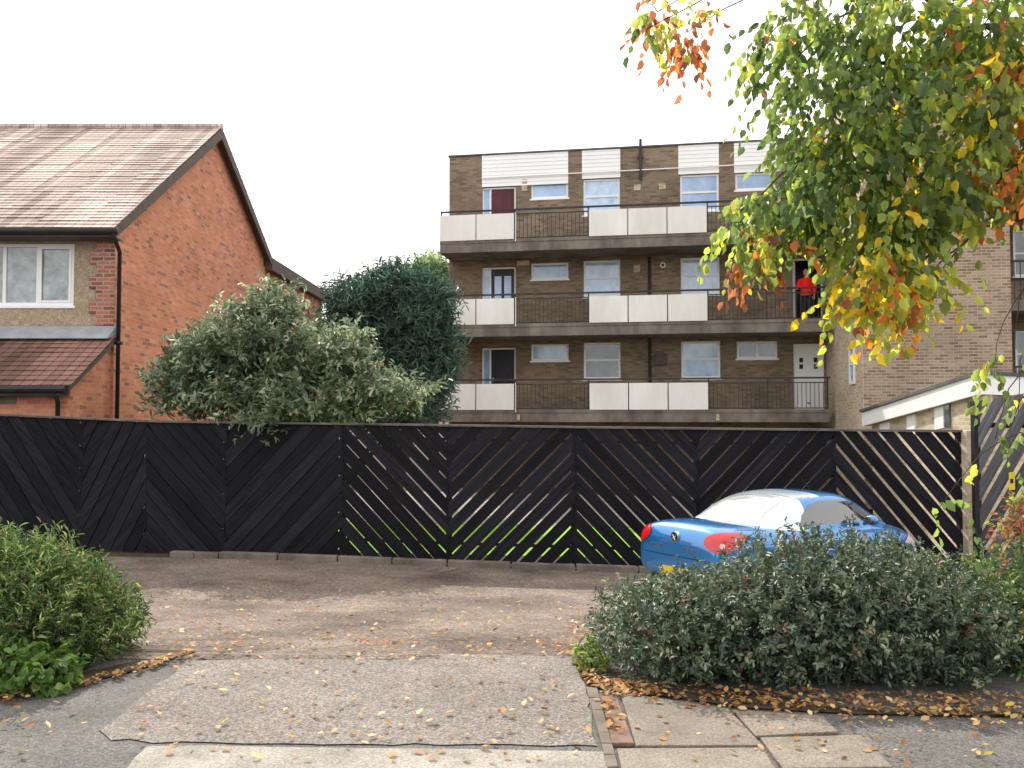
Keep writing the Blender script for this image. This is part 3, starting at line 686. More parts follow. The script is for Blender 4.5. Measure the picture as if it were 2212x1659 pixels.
for i in range(9):
    a,za,ta=pts[i]; b_,zb_,tb=pts[i+1]; d=(b_-a).normalized(); nrm=Vector((d.y,-d.x,0)); nrm=nrm if nrm.y<0 else -nrm
    a=a+d*.004; b2=b_-d*.004
    p0=a+nrm*.06; p1=b2+nrm*.06
    MB().prism([(p0.x,p0.y,ta-.028),(p1.x,p1.y,tb-.028),(p1.x,p1.y,tb+.004),(p0.x,p0.y,ta+.004)],-nrm*.15).build('cap_rail',M['fencecap'],fence,bevel=.004)
    if 3<i<8:
        for z in (.12,.88):
            p0=a-nrm*.025; p1=b2-nrm*.025; h0=za+(ta-za)*z; h1=zb_+(tb-zb_)*z
            MB().prism([(p0.x,p0.y,h0),(p1.x,p1.y,h1),(p1.x,p1.y,h1+.045),(p0.x,p0.y,h0+.045)],-nrm*.04).build('back_rail',M['black'],fence)
mb=MB()
for i in range(2,8):
    a,b=pts[i][0],pts[i+1][0]
    if i==2: a=a.lerp(b,.4)
    for k in range(2):
        p=a.lerp(b,k/2+.006); q=a.lerp(b,(k+1)/2-.006); o_=Vector((0,-.34,0)); p=p+o_; q=q+o_
        p.z=G(p.x,p.y)-.05; q.z=G(q.x,q.y)-.05
        mb.prism([p,q,q+Vector((0,.14,0)),p+Vector((0,.14,0))],(0,0,.14+random.uniform(-.008,.008)))
tag(mb.build('kerb',M['darkconc'],bevel=.012),'low stained concrete kerb along the foot of the black fence','kerb')
a=P(2096,930,12.75); 
tag(MB().box(a.x-.12,12.62,-.85,a.x+.115,12.9,a.z).build('brick_pillar',M['cream'],bevel=.006),'slim pale brick pillar at the right end of the black fence','pillar')
ga=Vector((P(2116,900,12.3).x,12.3,0)); gb_=Vector((P(2290,900,11.2).x,11.2,0))
gt0=P(2116,866,12.3).z; gt1=P(2290,838,11.2).z
gate=thing('slatted_gate','grey-black gate of steep diagonal boards with bright gaps at the right edge','gate',(ga.x+.5,11.8,-.8))
mb=MB(); board_panel(mb,ga,gb_,-.7,-.7,gt0,gt1,1,R(57),.2,lambda:random.uniform(.05,.07)); mb.build('board_panel',M['gateb'],gate)
d=(gb_-ga).normalized(); nrm=Vector((-d.y,d.x,0)); nrm=nrm if nrm.y>0 else -nrm
for z in (-.3,1.45):
    p=ga+nrm*.03; q=gb_+nrm*.03; MB().prism([(p.x,p.y,z),(q.x,q.y,z),(q.x,q.y,z+.07),(p.x,p.y,z+.07)],nrm*.04).build('cross_rail',M['black'],gate)
for p in (ga,gb_): MB().box(p.x-.04,p.y+.08,-.85,p.x+.05,p.y+.17,gt0+.0).build('gate_post',M['black'],gate)
def onp(px,py):
    dr=ray(px,py); nn=Vector((-d.y,d.x,0)); q=ga-nrm*.045; t=(q-Vector((0,0,EYE))).dot(nn)/dr.dot(nn); return Vector((0,0,EYE))+dr*t
sq=[onp(2180,1058),onp(2193,1058),onp(2193,1020),onp(2180,1020)]
sg=MB().prism(sq,-nrm*.006).build('warning_sign',M['yellow'],gate,label='small yellow sign on the gate')
c_=sum(sq,Vector())/4
MB().prism([c_+Vector(((v-c_).x*.5,(v-c_).y*.5,(v-c_).z*.25))-nrm*.0065 for v in sq],-nrm*.002).build('sign_mark',M['black'],sg)

# ================================================================ CAR
carl=Vector((1.88,10.30,-.585)); crz=R(32)
car=thing('parked_car','glossy blue two-door coupe with glare painted pale on its roof and rear glass, parked behind the shrubs, tail towards the drive','car',carl,crz,world=False)
car.scale=(.97,.88,.93)
def paint(name,c,metal=.4,r0=.22,r1=.32):
    m,nt,b=newmat(name)
    b.inputs['Base Color'].default_value=(*c,1); b.inputs['Metallic'].default_value=metal; b.inputs['Coat Weight'].default_value=1; b.inputs['Coat Roughness'].default_value=.04; b.inputs['Coat IOR'].default_value=1.8
    n=N(nt,'ShaderNodeTexNoise'); n.inputs['Scale'].default_value=2.5; tc=N(nt,'ShaderNodeTexCoord'); nt.links.new(tc.outputs['Object'],n.inputs[0])
    rr_=ramp(nt,[(.35,(r0,)*3),(.7,(r1,)*3)]); nt.links.new(n.outputs[0],rr_.inputs[0]); nt.links.new(rr_.outputs[0],b.inputs['Roughness'])
    return m
mpaint=paint('blue_car_paint',(.004,.20,.55),.45)
mroof=paint('roof_glare_paint',(.70,.80,.88),.25,.18,.28)  # pale colour paints glare onto a blue car roof
redl=noise_mat('tail_lamp_red',(.50,.006,.010),(.65,.015,.02),scale=30,rough=.12,spec=.6,coat=.6)
whl=noise_mat('lamp_clear',(.6,.42,.42),(.8,.6,.6),scale=30,rough=.12,coat=1)
cgl=noise_mat('car_glass',(.012,.014,.016),(.03,.033,.036),scale=1,rough=.05,spec=1,coat=1)
cgl.node_tree.nodes['Principled BSDF'].inputs['Coat IOR'].default_value=1.8
rgl=noise_mat('glare_painted_rear_glass',(.30,.33,.33),(.55,.60,.60),scale=2,rough=.06,spec=1,coat=1)  # bright reflection painted as a pale glass colour
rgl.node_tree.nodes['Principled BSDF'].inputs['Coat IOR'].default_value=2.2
chrome=noise_mat('chrome',(.6,.6,.62),(.75,.75,.77),scale=4,rough=.15,metal=1)
rubber=noise_mat('rubber',(.015,.015,.015),(.03,.03,.03),scale=20,rough=.85)
seamm=noise_mat('shut_line',(.004,.006,.01),(.006,.008,.012),scale=3,rough=.7)
ST=[(0.0,.44,.64,.72,.78),(.02,.38,.72,.80,.87),(.07,.32,.785,.89,.965),(.16,.28,.82,.945,1.02),(.42,.24,.835,.95,1.035),(.8,.2,.84,.935,1.02),(1.4,.18,.84,.905,.96),(2.2,.18,.84,.885,.93),(2.85,.18,.84,.87,.94),(3.2,.19,.835,.83,.90),(3.55,.22,.80,.75,.82),(3.78,.26,.72,.65,.71),(3.88,.32,.60,.55,.60),(3.92,.38,.45,.49,.52)]
def prof(zb0,w,zs_,zt_):
    return [(.0,zb0),(.72*w,zb0),(.95*w,zb0+.07),(w,.5 if zs_>.62 else (zb0+zs_)/2),(.985*w,zs_-.10),(.925*w,zs_),(.66*w,zt_),(0,zt_+.012)]
bm=MB(); ring=[]
for x,zb0,w,zs_,zt_ in ST:
    h=prof(zb0,w,zs_,zt_); ring.append([(x,-y,z) for y,z in h]+[(x,y,z) for y,z in h[-2:0:-1]])
n=len(ring[0]); vs=[p for r_ in ring for p in r_]; fs=[]
for i in range(len(ring)-1):
    for k in range(n): fs.append((i*n+k,(i+1)*n+k,(i+1)*n+(k+1)%n,i*n+(k+1)%n))
fs.append(tuple(range(n))); fs.append(tuple(range(len(ring)*n-1,(len(ring)-1)*n-1,-1)))
bm.add(vs,fs); bo=bm.build('tmp',mpaint,None,smooth=True,sub=3)
cuts=[]
for wx in (.72,3.18):
    for s in (-1,1):
        cm=MB().tube([(wx,s*.45,.31),(wx,s*1.1,.31)],.335,40); cuts.append(cm.build('cut',mpaint))
for c_ in cuts:
    md=bo.modifiers.new('b','BOOLEAN'); md.operation='DIFFERENCE'; md.object=c_; md.solver='EXACT'
bpy.context.view_layer.update()
dg=bpy.context.evaluated_depsgraph_get()
def bake(o): return bpy.data.meshes.new_from_object(o.evaluated_get(dg))
me=bake(bo); bpy.data.objects.remove(bo)
for c_ in cuts: bpy.data.objects.remove(c_)
for p in me.polygons: p.use_smooth=True
body=bpy.data.objects.new('body_shell',me); C.objects.link(body); body.parent=car
try: me.set_sharp_from_angle(angle=R(40))
except Exception as e: print(e)
def bvh_of(me): return BVHTree.FromPolygons([v.co.copy() for v in me.vertices],[tuple(p.vertices) for p in me.polygons])
bvB=bvh_of(me)
GH=[(.70,.66,.60,.97),(.88,.70,.56,1.08),(1.12,.73,.56,1.21),(1.4,.745,.57,1.305),(1.65,.75,.575,1.34),(2.0,.755,.575,1.355),(2.35,.755,.575,1.345),(2.55,.75,.575,1.29),(2.8,.745,.585,1.15),(3.05,.73,.61,1.0),(3.2,.71,.63,.9)]
ring=[]
for x,wb,wt,zt_ in GH:
    h=[(wb,.82),(wb-.005,.89),(wt+.09,max(.9,zt_-.12)),(wt-.0,zt_-.03),(wt*.6,zt_),(0,zt_+.006)]
    ring.append([(x,-y,z) for y,z in h]+[(x,y,z) for y,z in h[-2::-1]])
n=len(ring[0]); vs=[p for r_ in ring for p in r_]
fs=[(i*n+k,(i+1)*n+k,(i+1)*n+k+1,i*n+k+1) for i in range(len(ring)-1) for k in range(n-1)]
fs.append(tuple(range(n))); fs.append(tuple(range(len(ring)*n-1,(len(ring)-1)*n-1,-1)))
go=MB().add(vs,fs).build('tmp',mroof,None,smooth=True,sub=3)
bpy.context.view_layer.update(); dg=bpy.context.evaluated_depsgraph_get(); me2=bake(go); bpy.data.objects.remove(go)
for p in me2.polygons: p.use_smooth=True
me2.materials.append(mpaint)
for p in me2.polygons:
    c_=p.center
    if c_.x>1.95 or (c_.x>1.55 and c_.z<1.30): p.material_index=1  # body blue here; painted glare stays on the rest of the roof
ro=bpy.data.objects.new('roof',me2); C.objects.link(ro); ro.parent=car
bvG=bvh_of(me2)
def inside(x,y,poly):
    r_=False; j=len(poly)-1
    for i in range(len(poly)):
        xi,yi=poly[i]; xj,yj=poly[j]
        if (yi>y)!=(yj>y) and x<(xj-xi)*(y-yi)/(yj-yi)+xi: r_=not r_
        j=i
    return r_
def decal(name,mat,bv,poly,org,ux,uz,dr,off=.005,res=.012,parent=car,label=None,it=3):
    org=Vector(org); ux=Vector(ux).normalized(); uz=Vector(uz).normalized(); dr=Vector(dr).normalized()
    x0=min(p[0] for p in poly); x1=max(p[0] for p in poly); z0=min(p[1] for p in poly); z1=max(p[1] for p in poly)
    idx={}; mb=MB()
    def vert(i,j):
        if (i,j) in idx: return idx[(i,j)]
        o_=org+ux*(x0+i*res)+uz*(z0+j*res)
        h,nn,_,_=bv.ray_cast(o_,dr,5)
        if h is None: idx[(i,j)]=None; return None
        if nn.dot(dr)>0: nn=-nn
        idx[(i,j)]=len(mb.v); mb.v.append(h+nn*off); return idx[(i,j)]
    for i in range(int((x1-x0)/res)+1):
        for j in range(int((z1-z0)/res)+1):
            if inside(x0+(i+.5)*res,z0+(j+.5)*res,poly):
                q=[vert(i,j),vert(i+1,j),vert(i+1,j+1),vert(i,j+1)]
                if None in q: continue
                mb.f.append(q); mb.t.append(.5)
    o=mb.build(name,mat,parent,smooth=True,label=label)
    md=o.modifiers.new('sm','SMOOTH'); md.factor=.5; md.iterations=it
    return o
sidew=[(1.42,.955),(1.5,1.10),(1.66,1.215),(1.9,1.26),(2.3,1.255),(2.5,1.20),(2.76,1.06),(2.92,.955)]
for s in (-1,1):
    decal('side_window',cgl,bvG,sidew,(0,s*1.5,0),(1,0,0),(0,0,1),(0,-s,0))
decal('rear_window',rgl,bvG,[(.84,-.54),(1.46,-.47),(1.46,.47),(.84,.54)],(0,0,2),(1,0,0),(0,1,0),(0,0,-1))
decal('windscreen',cgl,bvG,[(2.52,-.48),(3.1,-.6),(3.1,.6),(2.52,.48)],(0,0,2),(1,0,0),(0,1,0),(0,0,-1))
decal('roof_seam',seamm,bvG,[(1.52,-.56),(1.532,-.56),(1.532,.56),(1.52,.56)],(0,0,2),(1,0,0),(0,1,0),(0,0,-1),off=.003,res=.006)
decal('boot_seam',seamm,bvB,[(-.60,.62),(.60,.62),(.60,.627),(-.60,.627)],(-1,0,0),(0,-1,0),(0,0,1),(1,0,0),off=.003,res=.006)
lamp=[(-.22,.86),(-.19,.91),(-.10,.95),(.02,.965),(.14,.96),(.24,.935),(.28,.89),(.26,.84),(.19,.785),(.09,.745),(-.03,.73),(-.13,.755),(-.20,.80)]
for s,lb in ((-1,'right'),(1,'left')):
    dr=Vector((.8,-s*.6,0)); ux=Vector((.6,s*.8,0)); org=Vector((.09,s*.73,0))-dr*1.0
    l=decal('tail_lamp',redl,bvB,lamp,org,ux,(0,0,1),dr,off=.012,res=.007,it=6)
    cir=[(.02+.03*math.cos(k*.5236),.82+.03*math.sin(k*.5236)) for k in range(12)]
    decal('reversing_lens',whl,bvB,cir,org,ux,(0,0,1),dr,off=.016,res=.005,parent=l,it=4)
h,nn,_,_=bvB.ray_cast(Vector((-1,0,.86)),Vector((1,0,0)),3)
bd=MB(); bx_=h.x-.016
bd.tube([(bx_+.05,0,.86),(bx_-.010,0,.86)],.068,24); bo_=bd.build('badge',chrome,car,bevel=.003)
MB().tube([(bx_-.0105,0,.86),(bx_-.012,0,.86)],.056,24).build('badge_field',seamm,bo_)
g=MB(); xx=bx_-.013
for pts_ in ([(.03,.85),(.01,.86),(-.012,.835),(-.02,.82)],[(.01,.86),(.018,.885),(.03,.88)],[(-.0,.85),(-.02,.87),(-.03,.895)],[(-.01,.86),(-.03,.86)],[(.012,.855),(.02,.825)]):
    g.tube([(xx,y,z) for y,z in pts_],.008,6)
g.build('badge_emblem',chrome,bo_)
def text(s,y,z,size,parent):
    cu=bpy.data.curves.new('lettering','FONT'); cu.body=s; cu.size=size; cu.extrude=.0015; cu.align_x='CENTER'; cu.offset=.001
    o=bpy.data.objects.new('lettering_tmp',cu); C.objects.link(o); bpy.context.view_layer.update()
    me_=bpy.data.meshes.new_from_object(o.evaluated_get(bpy.context.evaluated_depsgraph_get())); bpy.data.objects.remove(o)
    for v in me_.vertices:
        yy=y-v.co.x; zz=z+v.co.y
        hh,n_,_,_=bvB.ray_cast(Vector((-1,yy,zz)),Vector((1,0,0)),3)
        x_=(hh.x if hh else .1)-.004-v.co.z*1.0
        v.co=Vector((x_,yy,zz))
    me_.materials.clear(); me_.materials.append(chrome)
    ob_=bpy.data.objects.new('lettering',me_); C.objects.link(ob_); ob_.parent=parent
text('TIGRA 1.8',-.30,.71,.07,car); text('TWINTOP',.40,.71,.06,car)
decal('bumper_seam',seamm,bvB,[(-.7,.625),(.7,.625),(.7,.631),(-.7,.631)],(-1,0,0),(0,-1,0),(0,0,1),(1,0,0),off=.003,res=.006)
MB().box(-.012,-.26,.38,-.002,.26,.49).build('number_plate',M['yellow'],car,bevel=.003)
MB().box(-.0,-.5,.28,.10,.5,.36).build('rear_diffuser',rubber,car,bevel=.02)
for s in (-1,1):
    m_=MB(); m_.ell((2.55,s*.93,.99),(.075,.10,.068)); m_.tube([(2.58,s*.78,.93),(2.56,s*.88,.96)],[.03,.025],8)
    mo=m_.build('wing_mirror',mpaint,car,smooth=True)
    MB().ell((2.482,s*.93,.99),(.012,.085,.055)).build('mirror_glass',cgl,mo,smooth=True)
for s in (-1,1):
    for x_ in (1.5,2.75):
        decal('door_seam',seamm,bvB,[(x_,.3),(x_+.008,.3),(x_+.008,.87),(x_,.87)],(0,s*1.5,0),(1,0,0),(0,0,1),(0,-s,0),off=.003,res=.008)
    MB().box(1.6,s*.835,.76,1.78,s*.862,.785).build('door_handle',mpaint,car,bevel=.008)
    decal('headlamp',whl,bvB,[(3.35,.62),(3.55,.74),(3.72,.70),(3.74,.60),(3.6,.56)],(0,s*1.5,0),(1,0,0),(0,0,1),(0,-s,0),off=.01,res=.012)
MB().tube([(2.3,-.1,1.35),(2.15,-.1,1.5)],[.008,.003],6).build('antenna',rubber,car)
def wheel(x,s):
    y0=s*.62; y1=s*.81
    prof_=[(.20,y0),(.285,y0),(.305,y0+s*.02),(.31,y0+s*.06),(.31,y1-s*.06),(.305,y1-s*.02),(.285,y1),(.20,y1)]
    vs=[];n_=32
    for r_,y in prof_:
        for k in range(n_): a=2*math.pi*k/n_; vs.append((x+r_*math.cos(a),y,.31+r_*math.sin(a)))
    m_=len(prof_); fs=[(i*n_+k,i*n_+(k+1)%n_,((i+1)%m_)*n_+(k+1)%n_,((i+1)%m_)*n_+k) for i in range(m_) for k in range(n_)]
    ty=MB().add(vs,fs).build('wheel',rubber,car,smooth=True)
    r_=MB(); ym=y1-s*.03
    r_.tube([(x,ym,.31),(x,ym+s*.02,.31)],.05,16)
    for k in range(5):
        a=2*math.pi*k/5+.3; r_.tube([(x,ym+s*.005,.31),(x+.2*math.cos(a),ym+s*.005,.31+.2*math.sin(a))],[.03,.022],8)
    pr2=[(.185,y0+s*.02),(.205,y0+s*.02),(.205,y1-s*.01),(.185,y1-s*.01)]; vs=[]
    for q_,y in pr2:
        for k in range(n_): a=2*math.pi*k/n_; vs.append((x+q_*math.cos(a),y,.31+q_*math.sin(a)))
    r_.add(vs,[(i*n_+k,i*n_+(k+1)%n_,((i+1)%4)*n_+(k+1)%n_,((i+1)%4)*n_+k) for i in range(4) for k in range(n_)])
    r_.build('rim',chrome,ty)
for x_ in (.72,3.18):
    for s in (-1,1): wheel(x_,s)

# ================================================================ VEGETATION
DG=(.030,.060,.022); MG=(.055,.105,.030); LG=(.12,.20,.045); YG=(.30,.33,.06); YE=(.66,.48,.05); OR=(.46,.16,.045); BR=(.26,.10,.05)
def shrub(name,label,cat,cl,ns,K,Ls,leaf,wr,pal,mat,base,up=.35,shell=.5,droop=0,stems=9,fluff=.08,spread=.9,group=None,kids=('foliage','stems'),jit=.25,limb=.02):
    t=thing(name,label,cat,base,group=group)
    b_,d_,n_,sid,k=sprigs(cl,ns,K,Ls,up=up,shell=shell,droop=droop,fluff=fluff,spread=spread)
    gmask=b_[:,2]>np.array([G(x,y) for x,y in b_[:,:2]])+.01
    b_,d_,n_,sid=b_[gmask],d_[gmask],n_[gmask],sid[gmask]
    col=palette(pal,sid,ns,jit); ln=leaf*(.65+.6*rng.random(len(b_)))
    leaf_obj(kids[0],b_,d_,n_,ln,wr,col,mat,t)
    st_=MB(); 
    for i in range(stems):
        c_=cl[i%len(cl)]; e=Vector(c_[:3])+Vector((random.uniform(-.5,.5)*c_[3],random.uniform(-.5,.5)*c_[4],random.uniform(.0,.6)*c_[5]))
        s0=Vector(base)+Vector((random.uniform(-.1,.1),random.uniform(-.1,.1),0)) if limb>.03 else Vector((c_[0],c_[1],G(c_[0],c_[1])))
        st_.tube(curve(s0,e,(0,0,.05),6,.03),taper(limb,limb*.25,6),6)
    st_.build(kids[1],M['bark'],t,smooth=True)
    return t
def rowcl(tops,Y,ry,rx,ins_=.05):
    out=[]
    for px,ty in tops:
        p=P(px,ty,Y); g_=G(p.x,Y); h_=p.z-g_-ins_
        out.append((p.x,Y+random.uniform(-.08,.08),g_+h_*.42,rx,ry,h_*.56))
    return out
# right clipped shrub
tops=[(1388,1268),(1450,1236),(1525,1222),(1600,1192),(1680,1146),(1765,1128),(1850,1132),(1925,1162),(1995,1186)]
cl=rowcl(tops,5.85,.64,.32)
cl+=[(c_[0],c_[1]-.30,.30,c_[3]*1.05,.46,.29) for c_ in cl[1:]]
shrub('shrub','broad grey-green shrub spreading in front of the blue car','shrub',cl,7600,9,.095,.038,.45,[((.045,.078,.04),4),((.085,.12,.072),4),((.155,.19,.12),2),((.25,.27,.16),.6),((.24,.12,.07),.2)],M['leafd'],(cl[4][0],5.85,0),shell=.5,stems=14,fluff=.08)
cl=rowcl([(2075,1216),(2150,1194),(2240,1184),(2330,1174)],6.05,.62,.34)
cl+=[(c_[0],c_[1]-.30,.28,c_[3]*1.05,.44,.25) for c_ in cl]
shrub('shrub','mid-green bush with yellowing tips at the right edge beside the grey-green shrub','shrub',cl,3100,10,.12,.040,.42,[((.05,.09,.035),2),((.08,.135,.045),4),(LG,1.8),(YG,.8),((.3,.12,.05),.3)],M['leafd'],(cl[1][0],6.15,0),shell=.45,stems=8,fluff=.11)
cl=[pcl(1275,1425,5.7,20,30,.15)]
shrub('weed','small yellow-green weed at the left foot of the grey-green shrub','plant',cl,80,6,.08,.035,.7,[(LG,3),(YG,1)],M['leaf'],(cl[0][0],5.7,0),stems=3,limb=.005)
# left feathery bush
tl=[(-150,1165),(-60,1160),(20,1155),(85,1180),(140,1225),(178,1300)]
cl=rowcl(tl,5.9,.6,.26)
shrub('shrub','bright green feathery bush at the left edge beside the driveway','shrub',cl,4800,11,.15,.055,.2,[((.045,.08,.026),3),((.078,.13,.038),4),((.14,.20,.065),3),((.24,.28,.11),1),((.15,.10,.055),.6)],M['leaf'],(cl[2][0],5.9,0),up=.7,shell=.45,stems=12,fluff=.1,spread=.7)
cl=[pcl(px,py,5.25,r_,28,.2) for px,py,r_ in ((-40,1440,60),(40,1430,60),(100,1450,40),(135,1465,20),(60,1468,50))]
shrub('ground_plant','low clump of broad light green leaves under the left bush','plant',cl,520,4,.05,.055,.95,[((.08,.15,.03),3),((.13,.22,.05),3),((.28,.33,.09),.5)],M['leaf'],(cl[1][0],5.25,0),up=.5,shell=.2,stems=5,limb=.005)
# evergreen garden tree overhanging fence
cl=[pcl(*a) for a in ((455,790,15.0,72,62,.8),(545,745,15,78,70,.9),(600,672,15,28,45,.4),(575,720,15,46,50,.5),(660,775,15,76,60,.9),(768,755,14.8,22,38,.4),(735,800,14.8,50,40,.6),(540,862,14.9,140,40,1.0),(700,865,14.8,120,40,1.0),(400,820,15,42,42,.6),(360,850,15,30,30,.4),(815,845,14.7,48,24,.6),(872,858,14.6,36,10,.4),(915,848,14.6,14,5,.2),(610,905,14.3,70,28,.7))]
shrub('garden_tree','grey-green evergreen tree with pale shoots overhanging the fence in front of the brick gable','tree',cl,3900,9,.32,.12,.36,[((.08,.115,.06),3),((.14,.185,.11),4),((.24,.28,.18),3),((.40,.42,.29),1.4),((.34,.19,.13),.12)],M['leaf'],(-3.6,15.1,-.6),up=.5,shell=.45,stems=14,fluff=.16,kids=('crown','trunk'),limb=.07)
# conifer
cl=[pcl(*a) for a in ((845,655,22,52,48,1.0),(790,700,22,50,70,1.1),(890,720,22,55,85,1.2),(850,840,22,95,85,1.4),(762,655,22,26,28,.6),(925,655,22,30,40,.7),(870,615,22,26,18,.5),(945,760,22,24,70,.7),(730,700,22,14,30,.4))]
shrub('conifer_tree','dark blue-green rounded conifer between the brick gable and the flats','tree',cl,4300,9,.5,.22,.12,[((.055,.105,.08),4),((.09,.155,.115),4),((.15,.22,.155),1.5)],M['leafd'],(-2.9,22,-.66),up=.3,shell=.5,stems=8,fluff=.1,kids=('crown','trunk'),limb=.12)  # leaf colours lifted in place of distance haze
cl=[pcl(*a) for a in ((930,590,33,26,18,1.0),(905,605,33,22,14,1.0),(945,640,33,18,50,1.0))]
shrub('distant_tree','pale light green tree top behind the dark conifer','tree',cl,800,8,.5,.2,.5,[((.22,.31,.16),3),((.34,.44,.24),3)],M['leaf'],(-2.9,33,-.66),shell=.3,stems=6,fluff=.15,kids=('crown','trunk'),limb=.12)
cl=[pcl(2210,1130,8.0,30,32,.3),pcl(2255,1120,8.0,50,50,.3),pcl(2190,1170,8.0,30,26,.3)]
shrub('autumn_shrub','small shrub with orange-red leaves in front of the slatted gate','shrub',cl,190,7,.13,.055,.5,[((.30,.10,.07),3),((.28,.15,.08),2),(YG,1.5),(MG,1)],M['leaf'],(cl[1][0],8.0,G(4,8)),shell=.3,stems=8,fluff=.15,limb=.012)
# overhanging tree
tb=Vector((4.3,6.6,0)); tree=thing('birch_tree','overhanging tree with green, yellow and brown autumn leaves across the top right','tree',tb)
top=Vector((4.15,6.5,6.2))
MB().tube(curve(tb,top,(.12,0,0),10,.03),taper(.17,.09,10),10).build('trunk',M['bark'],tree,smooth=True)
CL=[
(1690,45,5.6,65,65,64,'g'),(1810,60,5.4,90,85,130,'g'),(1950,80,5.2,110,100,190,'y'),(2120,60,5.0,110,100,230,'m'),(2190,130,4.9,40,80,60,'o'),
(1680,180,5.6,40,60,36,'g'),(1790,210,5.3,90,90,140,'g'),(1940,240,5.0,110,110,180,'g'),(2125,250,4.8,100,120,210,'m'),(2180,320,4.8,50,100,100,'o'),
(1745,320,5.4,60,50,70,'g'),(1840,370,5.1,100,90,170,'g'),(2000,390,4.9,100,80,160,'y'),(2150,400,4.8,50,50,60,'o'),
(1665,435,5.3,50,42,74,'g'),(1765,450,5.2,80,52,120,'g'),(1900,510,5.0,85,65,130,'m'),(2020,460,4.9,70,50,90,'g'),
(1600,480,5.4,34,36,40,'y'),(1615,545,5.4,36,26,34,'o'),(1675,540,5.3,36,18,22,'o'),
(1855,580,5.0,28,45,46,'h'),(1905,615,5.0,46,42,74,'h'),(1985,615,5.0,30,24,30,'f'),(1880,675,5.0,22,30,26,'f'),(1840,650,5.0,14,20,12,'o'),(2020,600,5.0,16,18,10,'f'),
(1420,25,6.0,40,26,28,'b'),(1485,70,6.0,28,44,40,'b'),(1400,60,6.0,20,30,10,'y'),(1635,110,5.8,16,70,12,'o'),(1950,290,5.3,26,26,14,'f'),(1960,225,5.3,22,20,12,'f'),
(2150,780,5.6,36,20,9,'y'),(2195,755,5.6,25,30,9,'y'),(2200,890,5.6,22,30,6,'y'),(2150,950,5.6,20,16,3,'y'),(2175,1005,5.6,18,20,4,'y'),(2030,1095,5.6,26,8,4,'y'),
(2320,100,5.6,120,150,240,'m'),(2350,350,5.8,110,150,200,'m'),(2500,100,6.5,200,200,260,'m'),(2300,-150,6,200,130,260,'m'),(1950,-130,5.6,200,80,200,'g'),(2600,400,7,200,200,200,'m')]
GRN=(.115,.165,.045); GR2=(.065,.105,.035); LG2=(.20,.255,.065)
PAL={'g':[(GR2,3),(GRN,5),(LG2,3),(YG,1.4),(YE,.15)],'y':[(GR2,1),(GRN,3),(LG2,3.5),(YG,2.6),(YE,.7),(OR,.12)],'m':[(GR2,1.5),(GRN,4),(LG2,2.8),(YG,2),(YE,.6),(OR,.5)],
'o':[(OR,1.6),(BR,2.4),(GRN,1.6),(YG,1.6),(YE,.5)],'f':[(YE,3),(YG,4),(OR,.7),(GRN,1)],'h':[(YE,1.4),(YG,3),(OR,.8),(BR,.8),(LG2,2.3)],'b':[(BR,3.5),(OR,1.6),(YG,.8)]}
tw=MB(); BB=[];DD=[];NN=[];CC=[]
for (px,py,Y,rx,ry,ns,pal) in CL:
    c_=pcl(px,py,Y,rx,ry,.45); ns2=int(ns*.60)+1; K=5
    b_,d_,n_,sid,_=sprigs([c_],ns2,K,.19,up=-.7,shell=.0,droop=-1.0,spread=.7,fluff=.1)
    n_=unit(rng.normal(size=n_.shape)*.8+np.array([0,-.8,.2]))
    BB.append(b_);DD.append(d_);NN.append(n_);CC.append(palette(PAL[pal],sid,ns2,.25))
    cv=Vector(c_[:3])
    if px<2212 and py<740:
        src=P(max(px+230,1880)+random.uniform(-30,60),py-190,Y+.3); 
        tw.tube(curve(src,cv,(0,0,.10),7,.02),taper(.010,.003,7),5)
        for q in range(4 if ns>80 else 2):
            e=cv+Vector((random.uniform(-1,1)*c_[3],random.uniform(-.3,.3),random.uniform(-1,.2)*c_[5])); tw.tube(curve(cv,e,(0,0,.03),5,.01),taper(.004,.0015,5),4)
    elif py>=740:
        src=P(2235,py-170,5.7); tw.tube(curve(src,cv,(-.03,0,.08),7,.01),taper(.005,.002,7),5)
for tgt in ((2090,60),(1900,-40),(1700,-60),(2150,250),(2000,150),(1850,150),(2100,400)):
    e=P(tgt[0],tgt[1],5.2); s0=tb.lerp(top,random.uniform(.45,.8)); tw.tube(curve(s0,e,(0,0,.45),9,.04),taper(.045,.01,9),7)
e=P(1480,-10,6.0); tw.tube(curve(P(1900,-60,5.5),e,(0,0,.1),7,.02),taper(.012,.003,7),5)
tw.build('branches',M['bark'],tree,smooth=True)
BB=np.concatenate(BB);DD=np.concatenate(DD);NN=np.concatenate(NN);CC=np.concatenate(CC)
leaf_obj('crown',BB,DD,NN,.074*(.6+.6*rng.random(len(BB))),.68,CC,M['leafb'],tree,fold=.18,curl=.2)
